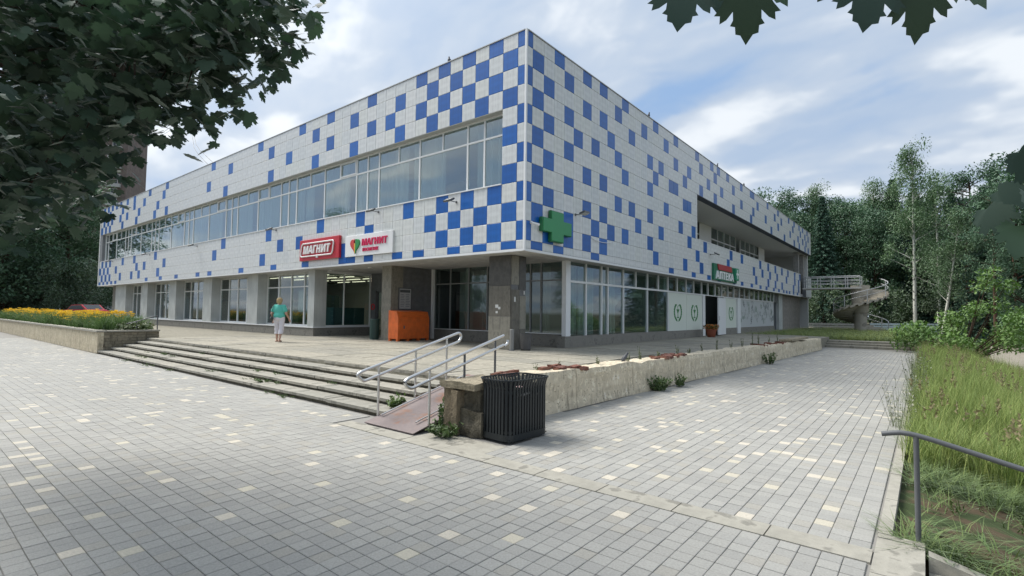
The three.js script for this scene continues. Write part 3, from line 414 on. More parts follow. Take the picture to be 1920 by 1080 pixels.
  for (const [x0, x1] of [[-6.6, -5.8], [-5.4, -4.9], [-2.25, -1.75], [-1.2, -0.85]]) { const seg = 22, ac = new Acc(), zz = (x) => -3.95 + 0.05 * Math.sin(x * 60); for (let s = 0; s < seg; s++) { const a = mix(x0, x1, s / seg), b = mix(x0, x1, (s + 1) / seg); ac.quad([a, HP + 0.1, zz(a)], [b, HP + 0.1, zz(b)], [b, YS - 0.1, zz(b)], [a, YS - 0.1, zz(a)]); } put('curtain', ac.geo, M.curtain, B); }
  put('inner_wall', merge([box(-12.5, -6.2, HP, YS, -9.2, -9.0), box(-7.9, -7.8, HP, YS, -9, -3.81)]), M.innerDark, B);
}
{ // corner column, clad in worn stone slabs
  const c = put('column', box(-2.02, -1.08, HP - 0.02, YS - 0.001, -1.48, -0.72), M.greyWall, B), R = rng(91);
  const light = std([0.46, 0.46, 0.445], 0.5, { map: rep(texStain, 0.6) }), darkS = std([0.15, 0.15, 0.155], 0.4, { map: rep(texStain, 0.6) });
  for (const [a, b, y0, y1, m] of [[0, 1, 0.57, 1.62, light], [0, 1, 1.63, 2.62, M.stoneCol], [0, 1, 2.63, 3.6, darkS]]) put('cladding_slab', box(mix(-2.02, -1.08, a) + 0.004, mix(-2.02, -1.08, b) - 0.004, y0, y1, -0.716, -0.695), m, c);
  for (const [a, b, y0, y1, m] of [[0, 0.55, 0.57, 1.5, M.stoneCol], [0.56, 1, 0.57, 1.2, M.stoneCol], [0.56, 1, 1.21, 2.3, light], [0, 0.55, 1.51, 2.5, M.stoneCol], [0, 0.5, 2.66, 3.6, light], [0.51, 1, 2.5, 3.6, darkS]]) put('cladding_slab', box(-1.078, -1.055, y0, y1, mix(-0.72, -1.48, b) + 0.004, mix(-0.72, -1.48, a) - 0.004), m, c);
  const paper = std([0.62, 0.62, 0.60], 0.9); for (const [y, z, s] of [[2.1, -0.85, 0.16], [2.35, -1.35, 0.12]]) put('torn_paper', box(-1.054, -1.051, y, y + s, z - s * 0.5, z), paper, c); for (const [x, y, s] of [[-1.72, 1.9, 0.13], [-1.6, 1.85, 0.1], [-1.7, 1.72, 0.09]]) put('torn_paper', box(x, x + s, y, y + s * 0.8, -0.694, -0.691), paper, c);
}
{ // ground floor, wood side
  const xg = -0.66, y0 = 0.93, yt = 2.9, top = YS - 0.003;
  put('plinth', box(-1.05, -0.58, HP - 0.05, y0, -17.5, -3.42), M.plinth, B); put('plinth', box(-1.05, -0.58, HP - 0.05, y0, -35.2, -21.7), M.plinth, B); put('corner_post', box(-0.76, -0.58, y0, YS - 0.002, -3.46, -3.2), M.trimWhite, B); put('plinth', box(-0.94, -0.58, HP - 0.05, y0 - 0.001, -3.419, -3.15), M.plinth, B);
  const lower = [3.46, 4.6, 5.79, 6.3, 7.66, 10.06, 12.48], upper = [3.46, 4.6, 5.79, 6.3, 7.66, 8.86, 10.08, 11.3, 12.48, 13.7, 14.95, 16.1, 17.4, 18.5, 19.8, 21.1, 22.4, 23.7, 25, 26.3, 27.6, 28.9, 30.2, 31.5, 32.8, 34.1, 35.2];
  const bars = [], panes = []; lower.forEach((u, i) => { bars.push(ub(u, u + 0.07, y0, yt - 0.04, -0.05, 0.06)); if (lower[i + 1]) panes.push([u + 0.07, lower[i + 1], y0, yt - 0.04]); }); bars.push(ub(3.46, 12.55, yt - 0.04, yt + 0.04, -0.05, 0.065)); glazing(B, bars, panes, onRight(xg), M.glass);
  const b2 = [ub(12.55, 35.2, yt - 0.03, yt + 0.03, -0.05, 0.05)], p2 = []; upper.forEach((u, i) => { b2.push(ub(u, u + 0.07, yt + 0.04, top, -0.05, 0.055)); if (upper[i + 1]) p2.push([u + 0.07, upper[i + 1], yt + 0.04, top]); }); glazing(B, b2, p2, onRight(xg), M.glass);
  const R = rng(101); for (const [a, b] of [[3.6, 4.5], [4.7, 5.7], [6.4, 7.6]]) { const seg = 26, ac = new Acc(), xx = (t) => -0.98 + 0.04 * Math.sin(t * 40) + 0.03 * Math.sin(t * 17); for (let s = 0; s < seg; s++) { const t0 = mix(a, b, s / seg), t1 = mix(a, b, (s + 1) / seg); ac.quad([xx(t0), HP + 0.2, -t0], [xx(t1), HP + 0.2, -t1], [xx(t1), YS - 0.1, -t1], [xx(t0), YS - 0.1, -t0]); } put('curtain', ac.geo, M.curtain, B); }
  put('stair_flight', (() => { const s = new THREE.Shape(); [[-7.9, 1.9], [-9.2, 2.7], [-11.4, 2.75], [-11.4, 2.55], [-9.3, 2.5], [-7.9, 1.65]].forEach(([z, y], i) => (i ? s.lineTo(z, y) : s.moveTo(z, y))); const g = new THREE.ExtrudeGeometry(s, { depth: 0.9, bevelEnabled: false }); g.rotateY(-Math.PI / 2); return metreUV(g.translate(-1.5, 0, 0)); })(), M.innerWall, B);
  put('inner_wall', merge([box(-6.2, -6, HP, YS, -48, -3.9), box(-6, -0.9, HP, YS, -12.9, -12.7)]), M.innerWall, B);
  // door bay, closed wall bays and the far pier
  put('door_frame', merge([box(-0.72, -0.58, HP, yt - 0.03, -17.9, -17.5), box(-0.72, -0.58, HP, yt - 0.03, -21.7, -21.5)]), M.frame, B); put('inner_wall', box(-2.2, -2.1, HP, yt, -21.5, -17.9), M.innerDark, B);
  const dr = put('door', box(-0.03, 0.03, HP + 0.02, yt - 0.1, 0, 2.2), std([0.74, 0.75, 0.75], 0.5), B); dr.position.set(-0.52, 0, -21.48); dr.rotation.y = 0.1; put('handle', box(0.03, 0.07, 1.45, 1.7, 2.0, 2.03), M.steel, dr);
  put('wall', box(-0.72, -0.64, y0, yt - 0.03, -35.2, -21.71), std([0.5, 0.5, 0.48], 0.8), B); put('wall', box(-0.72, -0.64, y0, yt - 0.03, -17.49, -12.56), std([0.5, 0.5, 0.48], 0.8), B); put('post', box(-0.66, -0.5, HP, yt, -24.85, -24.2), M.trimWhite, B);
  put('door', box(-0.9, -0.84, HP, yt, -37.0, -35.2), std([0.06, 0.07, 0.08], 0.5), B); put('wall', box(-0.9, -0.7, yt, YS - 0.002, -37, -35.28), M.greyWall, B); put('pier', box(-1.2, -0.6, HP, YS - 0.002, -38.4, -37.01), M.pilaster, B); put('wall', box(-1.2, -0.62, HP - 0.4, YS - 0.002, -46.5, -38.41), M.beige, B);
}
{ // lit ceiling strips inside the shop beside the entrance
  RectAreaLightUniformsLib.init(); const em = std([0.9, 0.85, 0.72], 0.6, { emissive: rgb(1, 0.86, 0.62), emissiveIntensity: 1.1 });
  for (let i = 0; i < 4; i++) for (let j = 0; j < 4; j++) { const x = -14.4 - i * 1.6, z = -1.9 - j * 1.45; put('ceiling_light', box(x - 0.6, x + 0.6, 3.50, 3.53, z - 0.06, z + 0.06), em, B); }
  for (let i = 0; i < 2; i++) { const l = new THREE.RectAreaLight(rgb(1, 0.86, 0.62), 1.1, 2.4, 0.5); l.position.set(-15.2 - i * 3.2, 3.49, -4.0); l.lookAt(-15.2 - i * 3.2, 0, -4.0); l.castShadow = true; scene.add(l); }
}

// ------------------------------------------------------------------ signs, posters and fittings on the building
const font = await new FontLoader().loadAsync('fonts/droid/droid_sans_bold.typeface.json');
function letters(text, size, depth, slant = 0, stretch = 1) {
  const g = new TextGeometry(text, { font, size, depth, curveSegments: 4, bevelEnabled: false }); g.computeBoundingBox(); const b = g.boundingBox;
  g.translate(-(b.min.x + b.max.x) / 2, -(b.min.y + b.max.y) / 2, 0).scale(stretch, 1, 1); if (slant) g.applyMatrix4(new THREE.Matrix4().makeShear(0, 0, slant, 0, 0, 0)); return g;
}
const extrude = (pts, d) => { const s = new THREE.Shape(); pts.forEach(([x, y], i) => (i ? s.lineTo(x, y) : s.moveTo(x, y))); return new THREE.ExtrudeGeometry(s, { depth: d, bevelEnabled: true, bevelSize: 0.008, bevelThickness: 0.008, bevelSegments: 1 }); };
const signWhite = std([0.80, 0.80, 0.79], 0.4), signRed = std([0.50, 0.022, 0.035], 0.4), signPink = std([0.62, 0.02, 0.10], 0.45), signGreen = std([0.012, 0.15, 0.075], 0.4);
{
  const s = thing('shop_sign', 'red sign board with raised white slanted letters and rounded outline', 'sign', -11.3, 4.43, 0.01);
  put('board', extrude([[-1.58, -0.46], [1.58, -0.46], [1.58, 0.46], [-1.58, 0.46]], 0.1), signRed, s);
  const ring = [], rr = 0.13, W = 1.3, H = 0.29; for (const [cx, cy, a0] of [[W - rr, H - rr, 0], [-W + rr, H - rr, 90], [-W + rr, -H + rr, 180], [W - rr, -H + rr, 270]]) for (let k = 0; k <= 4; k++) { const a = (a0 + k * 22.5) * Math.PI / 180, y = cy + rr * Math.sin(a); ring.push(V(cx + rr * Math.cos(a) + 0.18 * y - 0.1, y, 0.14)); }
  put('outline', tube(ring, 0.032, 120, 8, true, 0.1), signWhite, s); const t = put('lettering', letters('МАГНИТ', 0.36, 0.05, 0.2, 1.06), signWhite, s); t.position.set(-0.1, 0, 0.12);
  put('drop', extrude([[-0.12, -0.38], [0.02, -0.38], [-0.02, -0.26], [-0.1, -0.26]], 0.03).translate(0, 0, 0.12), signWhite, s);
}
{
  const s = thing('shop_sign', 'white sign board with three colour heart and dark pink letters', 'sign', -7.77, 4.375, 0.01);
  put('board', extrude([[-1.55, -0.42], [1.55, -0.42], [1.55, 0.42], [-1.55, 0.42]], 0.05), signWhite, s);
  const heart = (f, m) => { const pts = []; for (let k = 0; k <= 40; k++) { const a = k / 40 * Math.PI * 2, x = 0.0195 * 16 * Math.pow(Math.sin(a), 3), y = 0.0195 * (13 * Math.cos(a) - 5 * Math.cos(2 * a) - 2 * Math.cos(3 * a) - Math.cos(4 * a)); pts.push([x, y]); } const q = pts.map(([x, y]) => f(x, y)); const g = extrude(q, 0.04); put('heart_part', g.translate(-0.82, 0.02, 0.06), m, s); };
  heart((x, y) => [Math.min(x, -0.045 + 0.1 * (0.1 - y)), y], std([0.55, 0.05, 0.04], 0.5)); heart((x, y) => [Math.max(x, 0.045), y], std([0.02, 0.24, 0.06], 0.5)); heart((x, y) => [clamp(x, -0.03, 0.03), Math.min(y, 0.06)], std([0.72, 0.45, 0.05], 0.5));
  put('lettering', letters('МАГНИТ', 0.27, 0.04, 0.08, 1.06).translate(0.45, 0.1, 0.06), signPink, s); put('lettering', letters('КОСМЕТИК', 0.13, 0.03, 0.05, 1.05).translate(0.2, -0.2, 0.06), signPink, s);
}
{
  const s = thing('pharmacy_sign', 'dark green sign board with red strip and white letters beside the gallery', 'sign', 0.01, 4.21, -19.5, Math.PI / 2);
  put('board', extrude([[-2.24, -0.46], [2.2, -0.46], [2.2, 0.46], [-2.24, 0.46]], 0.1), signGreen, s); put('red_strip', extrude([[-1.5, 0.14], [1.1, 0.14], [0.95, 0.46], [-1.65, 0.46]], 0.04).translate(0, 0, 0.11), std([0.36, 0.03, 0.035], 0.5), s);
  put('lettering', letters('АПТЕКА', 0.46, 0.05, 0, 1.42).translate(-0.28, -0.16, 0.11), std([0.80, 0.80, 0.79], 0.4), s);
  const c = put('end_box', extrude([[1.55, -0.3], [2.2, -0.3], [2.2, 0.44], [1.55, 0.44]], 0.12).translate(0, 0, 0.11), std([0.03, 0.25, 0.14], 0.4), s); put('cross', merge([box(1.83, 1.95, -0.2, 0.36, 0.235, 0.26), box(1.66, 1.829, 0.02, 0.14, 0.236, 0.26), box(1.951, 2.12, 0.02, 0.14, 0.236, 0.26)]), signWhite, c);
}
{
  const s = thing('pharmacy_cross', 'large green cross box sign on the blue and white panels', 'sign', 0.03, 4.52, -1.56, Math.PI / 2), a = 0.35, w = 0.84, h = 0.49, b = 0.215;
  put('box', extrude([[-a, -h], [a, -h], [a, -b], [w, -b], [w, b], [a, b], [a, h], [-a, h], [-a, b], [-w, b], [-w, -b], [-a, -b]], 0.1), std([0.02, 0.16, 0.055], 0.5), s);
  put('face', extrude([[-a, -h], [a, -h], [a, -b], [w, -b], [w, b], [a, b], [a, h], [-a, h], [-a, b], [-w, b], [-w, -b], [-a, -b]].map(([x, y]) => [x * 0.95, y * 0.95]), 0.01).translate(0, 0, 0.11), std([0.028, 0.25, 0.085], 0.35), s);
  for (const x of [-0.6, 0.6]) put('bracket', box(x - 0.03, x + 0.03, -0.05, 0.05, -0.025, -0.001), M.greyPaint, s);
}
function canvasTex(w, h, draw) { const c = document.createElement('canvas'); c.width = w; c.height = h; draw(c.getContext('2d'), w, h); const t = new THREE.CanvasTexture(c); t.colorSpace = THREE.SRGBColorSpace; t.magFilter = THREE.LinearFilter; return t; }
const emblem = canvasTex(256, 256, (x, w, h) => {
  x.fillStyle = '#dfe6da'; x.fillRect(0, 0, w, h); x.strokeStyle = x.fillStyle = '#2f7a3c'; x.lineWidth = 5;
  for (const s of [-1, 1]) for (let k = 0; k < 9; k++) { const a = Math.PI / 2 - s * (0.35 + k * 0.27), cx = 128 + 50 * Math.cos(a), cy = 128 + 58 * Math.sin(a); x.save(); x.translate(cx, cy); x.rotate(a + s * 1.0); x.beginPath(); x.ellipse(0, 0, 15, 6, 0, 0, 7); x.fill(); x.restore(); }
  x.beginPath(); x.moveTo(106, 110); x.lineTo(150, 110); x.lineTo(128, 140); x.closePath(); x.fill(); x.fillRect(124, 136, 8, 28); x.fillRect(112, 162, 32, 7); x.beginPath(); x.moveTo(140, 84); x.bezierCurveTo(96, 96, 158, 112, 118, 132); x.stroke();
});
const gallery = canvasTex(1024, 200, (x, w, h) => {
  x.fillStyle = '#c9cccb'; x.fillRect(0, 0, w, h); const R = rng(7);
  for (let k = 0; k < 60; k++) { const cx = R() * w, cy = 20 + R() * 160; x.strokeStyle = x.fillStyle = ['#8b9090', '#a2a7a6', '#6f7575', '#93a096', '#b3b6b2'][Math.floor(R() * 5)]; x.lineWidth = 1 + R() * 3; const n = 2 + R() * 5; for (let i = 0; i < n; i++) { x.beginPath(); x.moveTo(cx, cy); x.quadraticCurveTo(cx + (R() - 0.5) * 40, cy - 10 - R() * 30, cx + (R() - 0.5) * 60, cy - 10 - R() * 50); x.stroke(); x.beginPath(); x.ellipse(cx + (R() - 0.5) * 40, cy - R() * 40, 3 + R() * 7, 2 + R() * 12, R() * 3, 0, 7); x.fill(); } }
});
const flat = (w, h, mat, t) => { const g = new THREE.BoxGeometry(w, h, t); const uv = g.attributes.uv, n = g.attributes.normal; for (let i = 0; i < uv.count; i++) if (n.getZ(i) < 0.5) uv.setXY(i, 0.02, 0.02); return g; };
{
  const em = std([0.86, 0.86, 0.86], 0.6, { map: emblem });
  for (const [z0, z1, y0, y1, label, x] of [[-12.58, -15.0, 0.92, 2.85, 'white window poster with green wreath emblem, next to the dark stair window', -0.62], [-15.02, -17.44, 0.92, 2.85, 'white window poster with green wreath emblem, next to the orange flower pot', -0.62], [-21.9, -24.18, 0.92, 2.85, 'white poster with green wreath emblem beyond the open white door', -0.62]]) {
    const p = put('poster', flat(z0 - z1, y1 - y0, em, 0.012), em, scene); p.position.set(x, (y0 + y1) / 2, (z0 + z1) / 2); p.rotation.y = Math.PI / 2; tag(p, label, 'poster', 'window posters with emblem');
  }
  const gm = std([0.85, 0.85, 0.86], 0.6, { map: gallery }), p = put('poster', flat(10, 1.9, gm, 0.012), gm, scene); p.position.set(-0.62, 1.86, -30); p.rotation.y = Math.PI / 2; tag(p, 'long pale window poster with scattered grey pictures at the far shop', 'poster');
  const notice = canvasTex(128, 192, (x, w, h) => { x.fillStyle = '#c6c8c8'; x.fillRect(0, 0, w, h); x.fillStyle = '#5d6264'; x.fillRect(8, 10, 112, 26); x.fillStyle = '#8e9396'; for (let i = 0; i < 8; i++) for (let j = 0; j < 2; j++) x.fillRect(14 + j * 56, 52 + i * 16, 36 + ((i * 7 + j * 5) % 12), 7); });
  const nm = std([0.75, 0.75, 0.75], 0.5, { map: notice }), nb = thing('notice_board', 'grey framed notice on the dark porch wall above the orange bin', 'notice', -7.745, 2.27, -1.83, Math.PI / 2); put('sheet', flat(0.62, 0.84, nm, 0.012).translate(0, 0, 0.006), nm, nb); put('frame', merge([ub(-0.36, -0.31, -0.46, 0.46, 0, 0.03), ub(0.31, 0.36, -0.46, 0.46, 0, 0.03), ub(-0.31, 0.31, 0.42, 0.46, 0, 0.03), ub(-0.31, 0.31, -0.46, -0.42, 0, 0.03)]), M.greyPaint, nb);
  const bl = canvasTex(64, 256, (x, w, h) => { x.fillStyle = '#2a2350'; x.fillRect(0, 0, w, h); x.fillStyle = '#5a63a0'; x.fillRect(10, 20, 44, 30); x.fillStyle = '#b9bcd0'; for (let i = 0; i < 5; i++) x.fillRect(12, 70 + i * 34, 40, 8); }), bm = std([0.8, 0.8, 0.8], 0.5, { map: bl }), bp = put('banner', flat(0.34, 1.7, bm, 0.03), bm, scene); bp.position.set(-9.3, 1.78, -3.58); tag(bp, 'narrow dark violet banner standing in the shop porch', 'banner');
  const redD = std([0.6, 0.03, 0.04], 0.5), rs = put('sticker', new THREE.TorusGeometry(0.13, 0.03, 8, 24).translate(0, 0, 0), redD, scene); rs.position.set(-12.4, 1.95, -3.585); tag(rs, 'red ring sticker beside the sliding shop door', 'sticker');
  const white = std([0.66, 0.68, 0.68], 0.6); for (const [x, y, w, h, z, l] of [[-27.0, 2.0, 0.7, 1.5, -1.6, 'white sheet poster inside the third shop window'], [-15.6, 2.2, 0.5, 1.1, -1.5, 'white sheet hanging in the window above the woman'], [-14.5, 1.75, 0.9, 1.45, -1.45, 'pale blue poster with red lower part in the last shop window']]) {
    const pic = l.startsWith('pale') ? std([0.8, 0.8, 0.8], 0.5, { map: canvasTex(64, 96, (c) => { c.fillStyle = '#8fa6b6'; c.fillRect(0, 0, 64, 96); c.fillStyle = '#b5564a'; c.fillRect(0, 62, 64, 18); c.fillStyle = '#d8d2c6'; c.fillRect(0, 80, 64, 16); c.fillStyle = '#3c4a5a'; c.fillRect(24, 30, 6, 26); c.fillRect(38, 36, 5, 22); }) }) : white;
    const p = put('poster', flat(w, h, pic, 0.01), pic, scene); p.position.set(x, y, z); tag(p, l, 'poster');
  }
}
{ // floodlights and cameras on the cladding
  const lampOn = (name, label, cat, x, y, z, turn, kind) => {
    const l = thing(name, label, cat, x, y, z, turn, 'lamps and cameras on the cladding');
    if (kind === 'cam') { put('base', new THREE.CylinderGeometry(0.05, 0.05, 0.04, 14).rotateX(Math.PI / 2).translate(0, 0, 0.02), M.trimWhite, l); put('arm', rod(V(0, 0, 0.03), V(0.02, -0.05, 0.13), 0.015), M.trimWhite, l); const b = put('body', merge([rod(V(-0.06, -0.02, 0.08), V(0.12, -0.08, 0.24), 0.035, 0.04, 12)]), M.trimWhite, l); put('lens', rod(V(0.121, -0.081, 0.241), V(0.126, -0.083, 0.246), 0.03, 0.028, 12), M.black, b); }
    else { put('bracket', merge([box(-0.03, 0.03, -0.06, 0.02, 0, 0.02), rod(V(0, -0.02, 0.01), V(0, -0.02, 0.28), 0.014)]), M.greyPaint, l); const b = put('housing', new THREE.BoxGeometry(0.34, 0.06, 0.22).rotateX(kind === 'up' ? -0.3 : 0.5).translate(0, 0, 0.36), M.greyPaint, l); put('glass', new THREE.BoxGeometry(0.3, 0.012, 0.18).translate(0, -0.037, 0).rotateX(kind === 'up' ? -0.3 : 0.5).translate(0, 0, 0.36), M.lampGlass, b); }
  };
  lampOn('floodlight', 'grey floodlight on the white panel, nearest the building corner', 'floodlight', -2.91, 5.46, 0.004, 0, 'down'); lampOn('floodlight', 'grey floodlight under the windows above the heart sign', 'floodlight', -7.21, 5.62, 0.004, 0, 'down'); lampOn('floodlight', 'grey floodlight under the windows above the red sign', 'floodlight', -15.4, 5.66, 0.004, 0, 'down');
  for (const [x, l] of [[-25.37, 'small floodlight under the upper windows, third from the far end'], [-34.16, 'small floodlight under the upper windows, second from the far end'], [-43.45, 'small floodlight under the upper windows at the far end']]) lampOn('floodlight', l, 'floodlight', x, 5.6, 0.004, 0, 'down');
  lampOn('security_camera', 'white security camera at the building corner by the green cross', 'camera', 0.004, 4.5, -0.3, Math.PI / 2, 'cam'); lampOn('floodlight', 'flat floodlight on an arm above the green cross', 'floodlight', 0.004, 5.16, -2.85, Math.PI / 2, 'up'); lampOn('floodlight', 'floodlight on the wood side facade below the gallery start', 'floodlight', 0.004, 5.15, -17.0, Math.PI / 2, 'down');
  for (const [x, z, l] of [[-12.27, -1.12, 'round ceiling spotlight under the overhang, farthest from the corner'], [-10.88, -1.27, 'round ceiling spotlight under the overhang, middle of three'], [-9.37, -1.22, 'round ceiling spotlight under the overhang, nearest the grey column']]) { const d = thing('ceiling_spotlight', l, 'spotlight', x, YS - 0.03, z, 0, 'spotlights under the overhang'); put('ring', new THREE.CylinderGeometry(0.11, 0.12, 0.03, 18).translate(0, 0.014, 0), M.trimWhite, d); put('lens', new THREE.CylinderGeometry(0.08, 0.08, 0.01, 16).translate(0, -0.006, 0), M.lampGlass, d); }
  const ca = put('cable', tube([V(0.02, 4.48, -3.9), V(0.03, 4.40, -4.3), V(0.03, 4.40, -4.9), V(0.02, 4.47, -5.4)], 0.012, 20, 6), M.trimWhite, scene); tag(ca, 'loose white cable sagging across the panels right of the green cross', 'cable');
}
{ // pigeons
  const bird = (label, x, y, z, turn, up = 0.5) => {
    const b = thing('pigeon', label, 'pigeon', x, y, z, turn, 'pigeons about the building'); b.scale.setScalar(y < 2 ? 0.72 : 0.9); const pts = [[0.001, -0.15], [0.02, -0.12], [0.045, -0.07], [0.066, 0.0], [0.062, 0.06], [0.04, 0.10], [0.03, 0.13], [0.033, 0.155], [0.03, 0.18], [0.015, 0.197], [0.001, 0.2]].map(([r, t]) => new THREE.Vector2(r, t));
    const g = new THREE.LatheGeometry(pts, 14).rotateX(up).translate(0, 0.12, 0), body = put('body', g, std([0.055, 0.06, 0.07], 0.6), b);
    put('beak', rod(V(0, 0.12 + Math.cos(up) * 0.175, Math.sin(up) * 0.175 + 0.025), V(0, 0.12 + Math.cos(up) * 0.165, Math.sin(up) * 0.175 + 0.055), 0.008, 0.001, 6), M.black, body); put('tail', new THREE.BoxGeometry(0.05, 0.012, 0.12).rotateX(-0.9 + up * 0.3).translate(0, 0.12 - Math.cos(up) * 0.15, -Math.sin(up) * 0.15 - 0.03), std([0.03, 0.032, 0.036], 0.7), b);
    for (const s of [-1, 1]) { put('wing', new THREE.SphereGeometry(0.06, 10, 8).scale(0.35, 1.6, 0.75).rotateX(up).translate(s * 0.055, 0.115, -0.015), std([0.085, 0.09, 0.10], 0.65), b); put('leg', rod(V(s * 0.025, 0, 0.01), V(s * 0.025, 0.07, 0.01), 0.006, 0.006, 6), std([0.3, 0.1, 0.08], 0.7), b); }
  };
  bird('dark pigeon on the parapet above the street side windows', -3.54, TOP + 0.017, -0.14, -1.9, 0.2); bird('pigeon on the wood side parapet, nearest the corner', -0.12, TOP + 0.019, -9.1, 1.2, 0.3); bird('pigeon on the wood side parapet above the gallery start', -0.12, TOP + 0.019, -18.7, 2.2, 0.3); bird('pigeon on the wood side parapet, farthest from the corner', -0.12, TOP + 0.019, -24.4, 0.4, 0.7); bird('grey pigeon standing on the retaining wall', 4.16, 0.70, 1.75, 2.4, 0.6);
}
// ------------------------------------------------------------------ things on the plaza and pavement
{ // orange collection bin
  const b = thing('collection_bin', 'orange steel collection bin with sloped lid on the porch', 'bin', -7.18, HP, -1.62, Math.PI / 2), om = std([0.84, 0.17, 0.03], 0.45, { map: rep(texPanel, 1) }), W = 0.82, D = 0.3;
  const side = [[-D, 0.1], [D, 0.1], [D, 0.92], [D - 0.1, 1.17], [-D, 1.22]], g = extrude(side, 2 * W - 0.03); g.rotateY(-Math.PI / 2).translate(W - 0.015, 0, 0); const body = put('body', metreUV(g), om, b);
  for (const x of [-W + 0.06, -0.27, 0.27, W - 0.06]) for (const z of [-D + 0.06, D - 0.06]) put('leg', box(x - 0.05, x + 0.05, 0, 0.1, z - 0.05, z + 0.05), om, b);
  put('door', box(-0.62, 0.62, 0.2, 0.78, D + 0.006, D + 0.022), om, body); put('flap', new THREE.BoxGeometry(1.3, 0.22, 0.02).rotateX(-0.38).translate(0, 1.06, D - 0.03), om, body); put('latch', box(-0.55, -0.5, 0.5, 0.62, D + 0.022, D + 0.045), M.greyPaint, body);
}
{
  const b = thing('litter_bin', 'dark green litter bin beside the grey porch column', 'litter bin', -8.66, HP, -1.0), gm = std([0.018, 0.05, 0.042], 0.5);
  put('body', new THREE.LatheGeometry([[0.001, 0.02], [0.17, 0.02], [0.19, 0.05], [0.2, 0.8], [0.215, 0.82], [0.215, 0.86], [0.18, 0.87], [0.16, 0.80], [0.15, 0.3], [0.001, 0.3]].map(([r, y]) => new THREE.Vector2(r, y)), 20), gm, b); put('foot', new THREE.CylinderGeometry(0.18, 0.2, 0.03, 20).translate(0, 0.015, 0), gm, b);
}
{
  const b = thing('bollard', 'short grey steel post in front of the corner column', 'bollard', -0.86, HP, -0.52); put('post', new THREE.LatheGeometry([[0.07, 0], [0.07, 0.64], [0.06, 0.67], [0.001, 0.68]].map(([r, y]) => new THREE.Vector2(r, y)), 16), std([0.22, 0.22, 0.21], 0.5), b); put('collar', new THREE.CylinderGeometry(0.09, 0.1, 0.03, 16).translate(0, 0.015, 0), M.greyPaint, b);
  const u = thing('litter_bin', 'grey stone litter urn against the corner column', 'litter bin', -0.66, HP, -0.98); put('body', new THREE.LatheGeometry([[0.001, 0], [0.15, 0], [0.16, 0.05], [0.19, 0.5], [0.2, 0.52], [0.16, 0.52], [0.13, 0.1], [0.001, 0.1]].map(([r, y]) => new THREE.Vector2(r, y)), 18), std([0.16, 0.155, 0.15], 0.9, { map: rep(texConcrete, 1) }), u);
}
